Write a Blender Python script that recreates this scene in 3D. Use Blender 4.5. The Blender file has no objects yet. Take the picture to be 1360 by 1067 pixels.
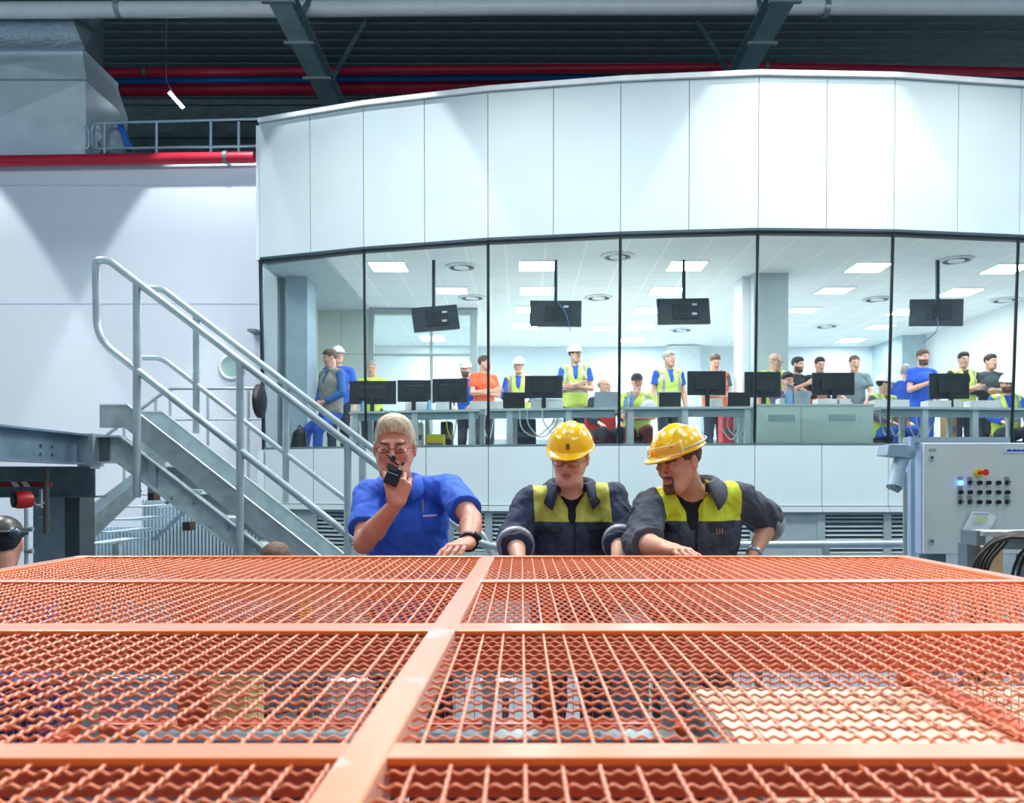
import bpy, math, random
import numpy as np
from mathutils import Vector, Matrix
from mathutils.bvhtree import BVHTree
random.seed(7)
S = bpy.context.scene
COL = S.collection
# ---------------------------------------------------------------- camera
F = 1100.0            # focal length in pixels of the 1360 x 1067 frame
VX, VY = 692.0, 642.0 # principal axis in the frame (level camera with lens shift)
CZ = 1.44             # eye height of the camera
cd = bpy.data.cameras.new('camera'); cam = bpy.data.objects.new('camera', cd); COL.objects.link(cam)
cam.location = (0, 0, CZ); cam.rotation_euler = (math.pi/2, 0, 0)
cd.sensor_width = 36; cd.lens = F/1360*36
cd.shift_x = (680-VX)/1360; cd.shift_y = (VY-533.5)/1360
cd.clip_start = 0.05; cd.clip_end = 200
cd.dof.use_dof = True; cd.dof.focus_distance = 3.6; cd.dof.aperture_fstop = 7.0
S.camera = cam
# ---------------------------------------------------------------- world, exposure
W = bpy.data.worlds.new('hall_air'); S.world = W; W.use_nodes = True
bg = W.node_tree.nodes['Background']; bg.inputs[0].default_value = (0.50, 0.74, 0.95, 1); bg.inputs[1].default_value = 0.36
S.view_settings.view_transform = 'Standard'; S.view_settings.look = 'None'
S.view_settings.gamma = 1; S.view_settings.use_curve_mapping = False
S.view_settings.exposure = 0.2
# ---------------------------------------------------------------- unseen area lights, added to fill the hall and put glare on the bars
def area(loc, size, energy, color, rot=(0,0,0), name='hall_fill_light'):
    l = bpy.data.lights.new(name, 'AREA'); l.shape = 'RECTANGLE'; l.size, l.size_y = size; l.energy = energy; l.color = color
    o = bpy.data.objects.new(name, l); COL.objects.link(o); o.location = loc; o.rotation_euler = rot
    return o
def spot(loc, target, energy, color, angle, blend=.5, rad=.15):
    l = bpy.data.lights.new('spot_light', 'SPOT'); l.energy = energy; l.color = color; l.spot_size = math.radians(angle); l.spot_blend = blend; l.shadow_soft_size = rad
    o = bpy.data.objects.new('spot_light', l); COL.objects.link(o); o.location = loc
    d = Vector(target)-Vector(loc); o.rotation_euler = d.to_track_quat('-Z', 'Y').to_euler()
    return o
for x in (-6, -1, 4, 8):
    area((x, -3.0, 8.9), (1.6, 1.6), 85, (0.90, 0.97, 1.0), (math.radians(78), 0, 0))
    area((x, 2.5, 8.0), (1.6, 1.6), 95, (0.90, 0.97, 1.0), (math.radians(25), 0, 0))
    area((x, 7.6, 7.9), (1.6, 1.2), 470, (1.0, 0.99, 0.96), (math.radians(-26), 0, 0))
# flood lights washing the curved front and the left wall, cones overlapping as on the photograph
for (x, y, z, tx, ty, tz, e, a) in ((-2.3, 9.3, 8.6, -2.3, 10.9, 4.2, 400, 58), (3.5, 8.6, 8.6, 3.5, 10.2, 4.2, 400, 56), (8.4, 9.0, 8.6, 8.4, 10.8, 4.2, 400, 56),
                                 (-4.6, 11.3, 8.8, -4.6, 13.0, 3.0, 640, 54), (-9.6, 11.0, 8.8, -9.4, 13.0, 3.0, 660, 54)):
    spot((x, y, z), (tx, ty, tz), e, (1.0, 1.0, 0.98), a, .12, .08)
# ---------------------------------------------------------------- helpers
def PT(px, py, Y): return Vector(((px-VX)/F*Y, Y, CZ+(VY-py)/F*Y))
def PX(px, Y): return (px-VX)/F*Y
def PZ(py, Y): return CZ+(VY-py)/F*Y
def lin(c):
    return tuple((v/12.92 if v <= .04045 else ((v+.055)/1.055)**2.4) for v in [x/255 for x in c])+(1,)
MATS = {}
def mat(name, c, rough=.5, metal=0, var=.08, scale=6, bump=0, bscale=80, coat=0, emit=None, spec=None, alpha=None, stretch=None, detail=4):
    if name in MATS: return MATS[name]
    m = bpy.data.materials.new(name); m.use_nodes = True; nt = m.node_tree; N = nt.nodes; L = nt.links
    b = N['Principled BSDF']; c1 = lin(c)
    b.inputs['Roughness'].default_value = rough; b.inputs['Metallic'].default_value = metal
    if coat: b.inputs['Coat Weight'].default_value = coat; b.inputs['Coat Roughness'].default_value = .12
    if spec is not None: b.inputs['Specular IOR Level'].default_value = spec
    tc = N.new('ShaderNodeTexCoord'); src = tc.outputs['Object']
    if stretch:
        mp = N.new('ShaderNodeMapping'); mp.inputs['Scale'].default_value = stretch; L.new(src, mp.inputs[0]); src = mp.outputs[0]
    nz = N.new('ShaderNodeTexNoise'); nz.inputs['Scale'].default_value = scale; nz.inputs['Detail'].default_value = detail; L.new(src, nz.inputs['Vector'])
    r = N.new('ShaderNodeValToRGB'); e = r.color_ramp.elements
    e[0].position = .3; e[1].position = .7
    e[0].color = tuple(max(0, v*(1-var)) for v in c1[:3])+(1,); e[1].color = tuple(min(1, v*(1+var)) for v in c1[:3])+(1,)
    L.new(nz.outputs[0], r.inputs[0]); L.new(r.outputs[0], b.inputs['Base Color'])
    if bump:
        n2 = N.new('ShaderNodeTexNoise'); n2.inputs['Scale'].default_value = bscale; L.new(src, n2.inputs['Vector'])
        bp = N.new('ShaderNodeBump'); bp.inputs['Strength'].default_value = bump; bp.inputs['Distance'].default_value = .01
        L.new(n2.outputs[0], bp.inputs['Height']); L.new(bp.outputs[0], b.inputs['Normal'])
    if emit: b.inputs['Emission Color'].default_value = lin(emit[0]); b.inputs['Emission Strength'].default_value = emit[1]
    MATS[name] = m; return m
def glassmat(name, tint=(225, 240, 245), refl=1.0, ior=1.5):
    m = bpy.data.materials.new(name); m.use_nodes = True; nt = m.node_tree; N = nt.nodes; L = nt.links
    N.remove(N['Principled BSDF'])
    t = N.new('ShaderNodeBsdfTransparent'); t.inputs[0].default_value = lin(tint)
    g = N.new('ShaderNodeBsdfGlossy'); g.inputs['Roughness'].default_value = .02; g.inputs[0].default_value = (refl, refl, refl, 1)
    f = N.new('ShaderNodeFresnel'); f.inputs[0].default_value = ior
    mx = N.new('ShaderNodeMixShader'); L.new(f.outputs[0], mx.inputs[0]); L.new(t.outputs[0], mx.inputs[1]); L.new(g.outputs[0], mx.inputs[2])
    L.new(mx.outputs[0], N['Material Output'].inputs[0]); return m
class MB:
    def __init__(s): s.v = []; s.f = []; s.sm = []
    def add(s, vs, fs, smooth=False):
        n = len(s.v); s.v += [tuple(v) for v in vs]; s.f += [tuple(i+n for i in f) for f in fs]; s.sm += [smooth]*len(fs); return s
    def box(s, lo, hi, M=None):
        x0, y0, z0 = lo; x1, y1, z1 = hi
        vs = [Vector(p) for p in ((x0,y0,z0),(x1,y0,z0),(x1,y1,z0),(x0,y1,z0),(x0,y0,z1),(x1,y0,z1),(x1,y1,z1),(x0,y1,z1))]
        if M is not None: vs = [M @ v for v in vs]
        return s.add(vs, [(0,3,2,1),(4,5,6,7),(0,1,5,4),(1,2,6,5),(2,3,7,6),(3,0,4,7)])
    def cb(s, c, d, M=None):
        h = Vector(d)/2; c = Vector(c)
        if M is None: return s.box(c-h, c+h)
        return s.box(-h, h, Matrix.Translation(c) @ M)
    def prism(s, poly, ax, a, b):
        # polygon given in the two remaining axes, extruded along axis ax from a to b
        def mk(p, t):
            q = [0, 0, 0]; o = [i for i in range(3) if i != ax]; q[ax] = t; q[o[0]] = p[0]; q[o[1]] = p[1]; return q
        n = len(poly); vs = [mk(p, a) for p in poly]+[mk(p, b) for p in poly]
        fs = [tuple(range(n)), tuple(range(2*n-1, n-1, -1))]+[(i, i+n, (i+1) % n+n, (i+1) % n) for i in range(n)]
        return s.add(vs, fs)
    def tube(s, pts, r, n=10, cap=True, closed=False):
        pts = [Vector(p) for p in pts]; m = len(pts); rs = r if isinstance(r, (list, tuple)) else [r]*m
        T = []
        for i in range(m):
            if closed: t = pts[(i+1) % m]-pts[i-1]
            else: t = (pts[min(i+1, m-1)]-pts[max(i-1, 0)])
            T.append(t.normalized())
        u = T[0].orthogonal().normalized(); vs = []
        for i in range(m):
            u = (u-T[i]*u.dot(T[i])).normalized(); w = T[i].cross(u)
            for k in range(n):
                a = 2*math.pi*k/n; vs.append(pts[i]+(u*math.cos(a)+w*math.sin(a))*rs[i])
        fs = []
        for i in range(m if closed else m-1):
            j = (i+1) % m
            for k in range(n): fs.append((i*n+k, i*n+(k+1) % n, j*n+(k+1) % n, j*n+k))
        s.add(vs, fs, True)
        if cap and not closed: s.add(vs[:n], [tuple(range(n-1, -1, -1))]); s.add(vs[-n:], [tuple(range(n))])
        return s
    def lathe(s, prof, M=Matrix(), n=24):
        vs = []; fs = []
        for (r, z) in prof:
            for k in range(n):
                a = 2*math.pi*k/n; vs.append(M @ Vector((r*math.cos(a), r*math.sin(a), z)))
        for i in range(len(prof)-1):
            for k in range(n): fs.append((i*n+k, i*n+(k+1) % n, (i+1)*n+(k+1) % n, (i+1)*n+k))
        s.add(vs, fs, True)
        s.add(vs[:n], [tuple(range(n-1, -1, -1))]); s.add(vs[-n:], [tuple(range(n))]); return s
    def sphere(s, c, r, n=12, m=8):
        c = Vector(c); r = Vector((r, r, r)) if not hasattr(r, '__len__') else Vector(r)
        vs = []; fs = []
        for i in range(m+1):
            th = math.pi*i/m
            for k in range(n):
                a = 2*math.pi*k/n; vs.append((c.x+r.x*math.sin(th)*math.cos(a), c.y+r.y*math.sin(th)*math.sin(a), c.z+r.z*math.cos(th)))
        for i in range(m):
            for k in range(n): fs.append((i*n+k, (i+1)*n+k, (i+1)*n+(k+1) % n, i*n+(k+1) % n))
        return s.add(vs, fs, True)
    def build(s, name, m, parent=None, bevel=0, origin=None):
        me = bpy.data.meshes.new(name); org = Vector(origin) if origin is not None else Vector((0, 0, 0))
        if parent is not None and origin is None: org = wloc(parent)
        me.from_pydata([tuple(Vector(v)-org) for v in s.v], [], s.f); me.validate(); me.update()
        if len(me.polygons) == len(s.sm): me.polygons.foreach_set('use_smooth', s.sm)
        me.materials.append(m); o = bpy.data.objects.new(name, me); COL.objects.link(o)
        if parent is not None: o.parent = parent; o.location = org-wloc(parent)
        else: o.location = org
        if bevel:
            b = o.modifiers.new('bevel', 'BEVEL'); b.width = bevel; b.segments = 2; b.limit_method = 'ANGLE'; b.angle_limit = .6
        return o
def wloc(o):
    v = Vector(o.location)
    while o.parent: o = o.parent; v += Vector(o.location)
    return v
def tag(o, label=None, cat=None, group=None, kind=None):
    if label: o['label'] = label
    if cat: o['category'] = cat
    if group: o['group'] = group
    if kind: o['kind'] = kind
    return o
def empty(name, loc, label, cat, group=None):
    o = bpy.data.objects.new(name, None); o.empty_display_size = .1; COL.objects.link(o); o.location = loc
    return tag(o, label, cat, group)
def copy_tree(o, parent=None):
    c = o.copy(); COL.objects.link(c)
    if parent is not None: c.parent = parent
    for ch in [x for x in bpy.data.objects if x.parent == o]: copy_tree(ch, c)
    return c
def struct(name, mb, m, bevel=0, parent=None):
    o = mb.build(name, m, parent, bevel)
    if parent is None: o['kind'] = 'structure'
    return o
def rounded(pts, r, n=5):
    pts = [Vector(p) for p in pts]; out = [pts[0]]
    for i in range(1, len(pts)-1):
        a, b, c = pts[i-1], pts[i], pts[i+1]; d1 = (a-b); d2 = (c-b)
        q = min(r, d1.length*.45, d2.length*.45); p1 = b+d1.normalized()*q; p2 = b+d2.normalized()*q
        for k in range(n+1):
            t = k/n; out.append(p1*(1-t)**2+b*2*t*(1-t)+p2*t*t)
    out.append(pts[-1]); return out
def text_mesh(s, size, m, name, parent, M, thick=.001, align='CENTER'):
    cu = bpy.data.curves.new(name, 'FONT'); cu.body = s; cu.size = size; cu.extrude = thick; cu.align_x = align; cu.align_y = 'CENTER'
    t = bpy.data.objects.new(name, cu); COL.objects.link(t); bpy.context.view_layer.update()
    dg = bpy.context.evaluated_depsgraph_get(); me = bpy.data.meshes.new_from_object(t.evaluated_get(dg)); bpy.data.objects.remove(t)
    me.transform(M); me.materials.clear(); me.materials.append(m)
    o = bpy.data.objects.new(name, me); COL.objects.link(o); me.transform(Matrix.Translation(-wloc(parent))); o.parent = parent; return o
# ---------------------------------------------------------------- materials
white_panel = mat('painted_panel', (184, 202, 208), .38, var=.03, scale=1.5)
panel_gap = mat('panel_gap_dark', (40, 52, 60), .7)
concrete_wall = mat('painted_concrete', (220, 230, 243), .75, var=.035, scale=.8, bump=.15, bscale=30, detail=8)
floor_mat = mat('concrete_floor', (96, 108, 116), .55, var=.2, scale=1.2, bump=.1)
galv = mat('galvanised_steel', (168, 184, 190), .3, .45, var=.14, scale=9, detail=6)
galv_dull = mat('galvanised_plate', (172, 188, 190), .5, .2, var=.22, scale=14, detail=8)
steel_dark = mat('dark_steel', (118, 136, 144), .5, .5, var=.2, scale=10)
steel_blue = mat('blue_grey_steel', (110, 136, 152), .45, .3, var=.2, scale=5)
black = mat('black_plastic', (20, 22, 26), .4, var=.1)
blackm = mat('black_rubber', (16, 17, 19), .6, var=.1)
roof_mat = mat('dark_roof', (104, 124, 128), .8, var=.25, scale=4, stretch=(1, 12, 1))
red_pipe = mat('red_pipe_paint', (190, 30, 62), .4, var=.12, scale=3)
blue_pipe = mat('blue_pipe_paint', (20, 105, 185), .4)
foil = mat('crinkled_foil', (214, 226, 236), .2, .6, var=.2, scale=20, bump=1.0, bscale=9)
duct_metal = mat('duct_sheet_metal', (206, 224, 234), .3, .1, var=.08, scale=3)
cream = mat('cream_plywood', (244, 228, 200), .6, var=.08, scale=4, stretch=(1, 9, 1))
paper = mat('paper_white', (235, 238, 240), .7, var=.02)
glass = glassmat('window_glass', (240, 247, 247))
glass_side = glassmat('side_glass', (232, 244, 246))
# ================================================================ SETTING
HT = 3.1
FP = [Vector((x*HT, y*HT, 0)) for x, y in ((-1.168,3.704),(-.672,3.537),(-.136,3.406),(.399,3.323),(.9375,3.274),(1.482,3.293),(2.024,3.364),(2.55,3.48),(3.05,3.64))]
ZG, ZS = CZ+HT, CZ+.5          # top and sill of the glazing
ZF = CZ+5.03                   # top of the fascia
TILT = .15
OF = CZ+.25                    # office floor
OC = CZ+3.15                   # office ceiling
# hall floor and roof
struct('floor', MB().box((-16, -8, -.2), (16, 21, 0)), floor_mat)
mb = MB(); mb.box((-20, -8, CZ+9.35), (20, 21, CZ+9.5))
y = 12.0
while y < 21: mb.box((-20, y, CZ+9.325), (20, y+.16, CZ+9.36)); y += .32
struct('ceiling', mb, roof_mat)
mb = MB(); mb.box((-20, 20.2, CZ+3.6), (20, 20.4, CZ+9.4))
for k in range(14): mb.box((-20, 20.1, CZ+4.0+k*.4), (20, 20.22, CZ+4.12+k*.4))
struct('wall_far', mb, roof_mat)
# left painted concrete wall with shutter joints
WY = 13.0
WT = PZ(216, WY)
mb = MB(); mb.box((-12, WY, 0), (PX(352, WY)+.35, WY+.3, WT))
struct('wall_left', mb, concrete_wall)
mb = MB()
for py in (247, 404): mb.box((-12, WY-.006, PZ(py, WY)), (PX(342, WY), WY+.01, PZ(py-1, WY)))
struct('trim_1', mb, mat('joint_line', (196, 206, 226), .8))  # shutter joints in a bluish tone of their own
# platform behind the wall top
struct('floor_upper_left', MB().box((-12, WY+.3, WT-.25), (PX(352, WY)+.35, 20.2, WT-.05)), steel_dark)
# curved front: cladding panels, gaps, glazing
def seam_points(off_y=0):
    pts = []
    for a, b in zip(FP, FP[1:]): pts += [a, (a+b)/2]
    pts.append(FP[-1]); return [p+Vector((0, off_y, 0)) for p in pts]
def clad(mb, z0, z1, off0, off1, gap=.008, th=.035):
    pts = seam_points()
    for a, b in zip(pts, pts[1:]):
        d = (b-a).normalized(); a2 = a+d*gap/2; b2 = b-d*gap/2; nrm = Vector((0, 1, 0))
        def q(p, z, o, t): return Vector((p.x, p.y+o+t, z))
        vs = [q(a2, z0, off0, 0), q(b2, z0, off0, 0), q(b2, z1, off1, 0), q(a2, z1, off1, 0), q(a2, z0, off0, th), q(b2, z0, off0, th), q(b2, z1, off1, th), q(a2, z1, off1, th)]
        mb.add(vs, [(0,1,2,3),(7,6,5,4),(0,4,5,1),(3,2,6,7),(0,3,7,4),(1,5,6,2)])
def strip(mb, z0, z1, off, th):
    for a, b in zip(FP, FP[1:]):
        vs = [Vector((p.x, p.y+off+t, z)) for t in (0, th) for z in (z0, z1) for p in (a, b)]
        mb.add(vs, [(0,1,3,2),(4,6,7,5),(0,4,5,1),(2,3,7,6),(0,2,6,4),(1,5,7,3)])
mb = MB(); clad(mb, ZG+.03, ZF-.07, 0, -.04); struct('wall_back_fascia', mb, white_panel)
mb = MB(); strip(mb, ZG-.02, ZF-.05, .05, .1); strip(mb, 0.0, ZS-.03, TILT+.06, .1); struct('wall_back_core', mb, panel_gap)
mb = MB(); strip(mb, ZF-.06, ZF, -.09, .35); struct('trim_2', mb, mat('cap_trim', (226, 232, 236), .4))
mb = MB(); strip(mb, ZG-.0, ZG+.03, -.01, .08); struct('trim_3', mb, mat('dark_head_trim', (34, 58, 74), .5))
mb = MB(); clad(mb, PZ(672, 10.4), ZS-.0, TILT+.0, TILT-.0); struct('wall_back_apron', mb, white_panel)
mb = MB(); clad(mb, PZ(680, 10.4), PZ(673, 10.4), TILT-.03, TILT-.03, .006, .08); struct('trim_4', mb, white_panel)
# louvred plinth
louv_mat = mat('louvre_grey', (134, 152, 160), .5, .1)
mb = MB(); strip(mb, 0, PZ(736, 10.4), TILT+.02, .05); strip(mb, PZ(684, 10.4), PZ(680, 10.4), TILT+.02, .05); struct('wall_back_plinth', mb, louv_mat)
lm = MB(); fr = MB(); back = MB()
sp = seam_points(TILT+.03)
for i, (a, b) in enumerate(zip(sp, sp[1:])):
    d = (b-a).normalized(); L_ = (b-a).length
    z0, z1 = PZ(736, 10.4), PZ(684, 10.4)
    ang = math.atan2(d.y, d.x); M0 = Matrix.Translation(a) @ Matrix.Rotation(ang, 4, 'Z')
    fr.box((0, -.01, z0), (.05, .06, z1), M0); fr.box((L_-.05, -.01, z0), (L_, .06, z1), M0)
    if i in (0, 8): fr.box((.05, 0, z0), (L_-.05, .03, z1), M0); continue
    for k in range(9):
        z = z0+.01+(z1-z0)*k/9.0
        lm.add([M0 @ Vector(p) for p in ((.05, .0, z), (L_-.05, .0, z), (L_-.05, .035, z+.034), (.05, .035, z+.034), (.05, .006, z-.004), (L_-.05, .006, z-.004))],
               [(0,1,2,3), (0,4,5,1)])
struct('trim_5', fr, louv_mat); struct('trim_6', lm, louv_mat)
# white building end behind fascia, left return
struct('wall_office_left_return', MB().box((FP[0].x-.06, FP[0].y+.02, ZG), (FP[0].x+.02, WY, ZF-.06)), white_panel)
struct('wall_office_left_base', MB().box((FP[0].x-.06, FP[0].y+.1, 0), (FP[0].x+.02, WY, ZS-.05)), white_panel)
# glazing
frame_dark = mat('mullion_black', (12, 22, 30), .4)
for i, (a, b) in enumerate(zip(FP, FP[1:])):
    mb = MB(); vs = []
    for t in (0, .012):
        for p, z, o in ((a, ZS-.03, TILT), (b, ZS-.03, TILT), (b, ZG+.01, 0), (a, ZG+.01, 0)): vs.append(Vector((p.x, p.y+o+t, z)))
    mb.add(vs[:4], [(0,1,2,3)])
    w = struct('window_%d' % (i+1), mb, glass)
    m2 = MB()
    m2.tube([(a.x, a.y+TILT+.02, ZS-.03), (a.x, a.y+.02, ZG)], .020, 6)
    if i == 0: m2.tube([(a.x+.0, a.y+TILT+.03, ZS-.03), (a.x, a.y+.03, ZG)], .03, 6)
    f_ = m2.build('window_frame', frame_dark, w)
# inner glass end on the left, pillar, plain walls
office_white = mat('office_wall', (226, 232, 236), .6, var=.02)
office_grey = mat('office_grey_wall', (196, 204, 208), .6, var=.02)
w = struct('window_9', MB().add([(FP[0].x+.02, FP[0].y+.1, ZS-.3), (-3.56, 12.45, ZS-.3), (-3.56, 12.45, OC), (FP[0].x+.02, FP[0].y+.1, OC)], [(0,1,2,3)]), glass_side)
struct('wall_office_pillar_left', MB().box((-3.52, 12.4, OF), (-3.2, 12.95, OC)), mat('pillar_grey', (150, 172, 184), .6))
struct('wall_office_left', MB().box((-3.8, 12.4, OF-.3), (-3.65, 20, OC+.1)), office_white)
# office floor and ceiling
ofp = [(p.x, p.y+TILT+.2) for p in FP]
poly = ofp+[(FP[-1].x, 20.0), (FP[0].x-.1, 20.0)]
struct('floor_office', MB().prism(poly, 2, OF-.12, OF), mat('office_floor', (236, 238, 236), .5))
def tile_material():
    m = bpy.data.materials.new('ceiling_tiles'); m.use_nodes = True; N = m.node_tree.nodes; L = m.node_tree.links
    b = N['Principled BSDF']; b.inputs['Roughness'].default_value = .7
    tc = N.new('ShaderNodeTexCoord'); mp = N.new('ShaderNodeMapping'); mp.inputs['Location'].default_value = (.21, .1, 0); L.new(tc.outputs['Object'], mp.inputs[0])
    br = N.new('ShaderNodeTexBrick'); br.offset = 0; br.squash = 1; br.inputs['Scale'].default_value = 1
    br.inputs['Brick Width'].default_value = .537; br.inputs['Row Height'].default_value = .537; br.inputs['Mortar Size'].default_value = .012; br.inputs['Mortar Smooth'].default_value = 0
    br.inputs['Color1'].default_value = lin((228, 238, 240)); br.inputs['Color2'].default_value = lin((234, 242, 244)); br.inputs['Mortar'].default_value = lin((252, 254, 255))
    L.new(mp.outputs[0], br.inputs['Vector']); L.new(br.outputs[0], b.inputs['Base Color']); return m
mb = MB()
poly2 = [(p.x, p.y+.06) for p in FP]+[(FP[-1].x, 20.0), (FP[0].x-.1, 20.0)]
mb.prism(poly2, 2, OC, OC+.1)
struct('ceiling_office', mb, tile_material())
struct('wall_office_back', MB().box((-2.0, 19.1, OF), (10, 19.3, OC)), mat('office_back_wall', (206, 222, 232), .6, var=.02))
struct('wall_office_room_back', MB().box((-3.7, 19.0, OF), (-1.0, 19.1, OC)), office_white)
struct('wall_office_right', MB().box((8.6, 13.5, OF), (8.7, 19.2, OC)), office_white)
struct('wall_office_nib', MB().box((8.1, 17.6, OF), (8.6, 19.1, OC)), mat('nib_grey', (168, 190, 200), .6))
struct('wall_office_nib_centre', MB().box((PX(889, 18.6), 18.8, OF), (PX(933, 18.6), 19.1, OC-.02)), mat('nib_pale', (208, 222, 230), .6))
# low windowsill unit along the back wall
struct('trim_7', MB().box((-1.2, 18.75, OF+.75), (7.8, 19.1, OF+.85)), office_white)
# soffit of plain plaster over the left end
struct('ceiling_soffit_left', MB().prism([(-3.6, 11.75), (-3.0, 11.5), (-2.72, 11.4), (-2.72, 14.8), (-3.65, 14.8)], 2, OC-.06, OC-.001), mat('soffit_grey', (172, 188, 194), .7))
# partition with glazed opening
PY = 14.9
pmat = mat('partition_panel', (200, 212, 206), .55, var=.02)
mb = MB(); zt = PZ(411, PY)
mb.box((-3.66, PY, OF), (PX(490, PY), PY+.1, OC)); mb.box((PX(490, PY), PY, zt-.02), (PX(634, PY), PY+.1, OC))
struct('wall_partition', mb, pmat)
mb = MB()
for px in (453,): mb.box((PX(px, PY), PY-.004, OF), (PX(px, PY)+.012, PY+.01, zt))
mb.box((-3.6, PY-.004, PZ(471, PY)), (PX(488, PY), PY+.01, PZ(471, PY)+.012)); mb.box((-3.6, PY-.004, zt), (PX(488, PY), PY+.01, zt+.012))
struct('trim_8', mb, mat('seam_grey', (150, 162, 160), .6))
mb = MB()
X0, X1 = PX(490, PY), PX(634, PY)
for a, b in ((X0, X0+.09), (PX(571, PY), PX(571, PY)+.05), (X1-.13, X1)): mb.box((a, PY-.03, OF), (b, PY+.07, zt))
mb.box((X0, PY-.036, zt-.1), (X1, PY+.076, zt)); mb.box((X0, PY-.026, PZ(473, PY)), (X1, PY+.05, PZ(473, PY)+.04))
w = struct('window_10', MB().add([(X0, PY+.02, OF), (X1, PY+.02, OF), (X1, PY+.02, zt), (X0, PY+.02, zt)], [(0,1,2,3)]), glass_side)
mb.build('window_frame', mat('partition_frame', (166, 180, 182), .45), w)
# big square column
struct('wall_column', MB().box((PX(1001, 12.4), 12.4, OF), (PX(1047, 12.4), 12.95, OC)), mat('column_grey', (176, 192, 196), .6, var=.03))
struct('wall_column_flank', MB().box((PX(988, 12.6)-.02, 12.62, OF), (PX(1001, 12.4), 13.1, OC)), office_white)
# office ceiling lamps
lamp_em = mat('lamp_diffuser', (250, 252, 255), .4, emit=((248, 252, 252), 50))
lamp_dim = mat('lamp_diffuser_off', (236, 242, 246), .4, emit=((225, 240, 250), .9))
lamp_fr = mat('lamp_frame', (230, 236, 240), .4)
lamps = [(516,354,1),(428,388,1),(713,353,1),(712,386,1),(704,411,1),(697,433,1),(912,353,1),(885,386,1),(862,412,1),(850,433,1),(840,451,1),(1153,355,1),(1108,386,0),(1066,412,0),
         (1276,388,1),(1203,414,1),(1306,435,1),(1257,452,1),(1336,357,1),(1348,415,1),(1130,452,1),(600,386,0),(575,450,1),(1169,434,0),(800,436,0)]
proto = None
lab = {}
def where(px, py):
    col = min([(abs(px-x), n) for x, n in ((430,'far left beside the glass partition'),(516,'over the left end of the desks'),(713,'above the white helmeted men'),(890,'above the second hanging screen'),(1120,'right of the square column'),(1260,'above the right hand desks'),(1340,'at the far right'))])[1]
    row = 'nearest the glass' if py < 370 else 'second row back' if py < 400 else 'third row back' if py < 425 else 'fourth row back' if py < 445 else 'deepest row'
    return col+', '+row
for (px, py, on) in lamps:
    Y = F*(OC-CZ)/(VY-py); x = PX(px, Y)
    o = empty('ceiling_light', (x, Y, OC), ('bright' if on else 'dim')+' square office ceiling light '+where(px, py), 'ceiling light', 'square lights in the office ceiling')
    key = 'on' if on else 'off'
    if key not in lab:
        m1 = MB(); m1.box((-.25, -.25, -.006), (.25, .25, -.002)); m2 = MB()
        for s_ in (-1, 1): m2.box((s_*.262-.012, -.274, -.012), (s_*.262+.012, .274, 0)); m2.box((-.25, s_*.262-.012, -.012), (.25, s_*.262+.012, 0))
        a = m1.build('diffuser', lamp_em if on else lamp_dim, None); b = m2.build('frame', lamp_fr, None); a.parent = o; b.parent = o
        lab[key] = (a, b)
    else:
        for c in lab[key]: d = c.copy(); COL.objects.link(d); d.parent = o
# swirl air diffusers
vent_w = mat('vent_white', (222, 230, 234), .5); vent_d = mat('vent_slot_dark', (60, 78, 88), .6)
vp = None
for px, py, wh in ((613,354,'beside the left hanging screen'),(820,340,'near the third mullion'),(627,395,'above the partition door'),(795,395,'right of the second hanging screen'),(1270,345,'above the rightmost hanging screen'),(1098,433,'right of the square column'),(1165,397,'behind the fifth mullion'),(1335,398,'at the far right of the office'),(905,438,'behind the third hanging screen')):
    Y = F*(OC-CZ)/(VY-py)
    o = empty('air_diffuser', (PX(px, Y), Y, OC), 'round swirl air diffuser in the office ceiling '+wh, 'air vent', 'swirl air diffusers')
    if vp is None:
        m1 = MB(); m1.lathe([(.24, -.002), (.24, -.014), (.2, -.02), (.02, -.016)]); m2 = MB()
        for k in range(24):
            a = 2*math.pi*k/24; m2.cb((.15*math.cos(a), .15*math.sin(a), -.019), (.075, .008, .012), Matrix.Rotation(a+.35, 4, 'Z'))
        a = m1.build('plate', vent_w); b = m2.build('slot_ring', vent_d); a.parent = o; b.parent = o; vp = (a, b)
    else:
        for c in vp: d = c.copy(); COL.objects.link(d); d.parent = o
# porthole in the left wall
o = empty('porthole_window', PT(308, 488, WY-.01), 'small round porthole window in the white wall behind the stairs', 'window')
Mx = Matrix.Translation(PT(308, 488, WY)) @ Matrix.Rotation(math.pi/2, 4, 'X')
MB().lathe([(.21, 0), (.21, .03), (.17, .04), (.155, .02), (.155, -.01)], Mx, 32).build('frame', office_white, o)
MB().lathe([(.156, -.01), (.156, .012)], Mx, 32).build('pane', mat('porthole_pane', (166, 200, 196), .2), o)
# ---------------------------------------------------------------- roof steel, pipes, ducts
def girder(xm, label):
    o = empty('roof_girder', (xm, 12, CZ+7.3), label, 'girder', 'galvanised roof girders')
    m = MB(); z = CZ+7.35
    m.box((xm-.17, 9.5, z), (xm+.17, 19.5, z+.02)); m.box((xm-.17, 9.5, z+.3), (xm+.17, 19.5, z+.32)); m.box((xm-.012, 9.5, z+.02), (xm+.012, 19.5, z+.3)); m.build('beam', mat('girder_steel', (150, 178, 186), .5, .1, var=.15), o)
    for k in range(5):
        MB().cb((xm, 12.6+k*1.2, z-.02), (.5, .07, .04)).build('splice_plate', galv, o)
    for k in range(3):
        y = 13.6+k*2.2
        MB().tube([(xm+.05, y, z+.3), (xm+.05+(.5 if xm < 0 else -.5), y+.9, z+1.95)], .05, 8).build('strut', steel_blue, o)
girder(PX(372, 12.7)*1.0, 'grey steel roof girder crossing the upper left above the curved front')
girder(PX(1040, 12.7), 'grey steel roof girder crossing the upper right above the curved front')
Y = 13.9
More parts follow.
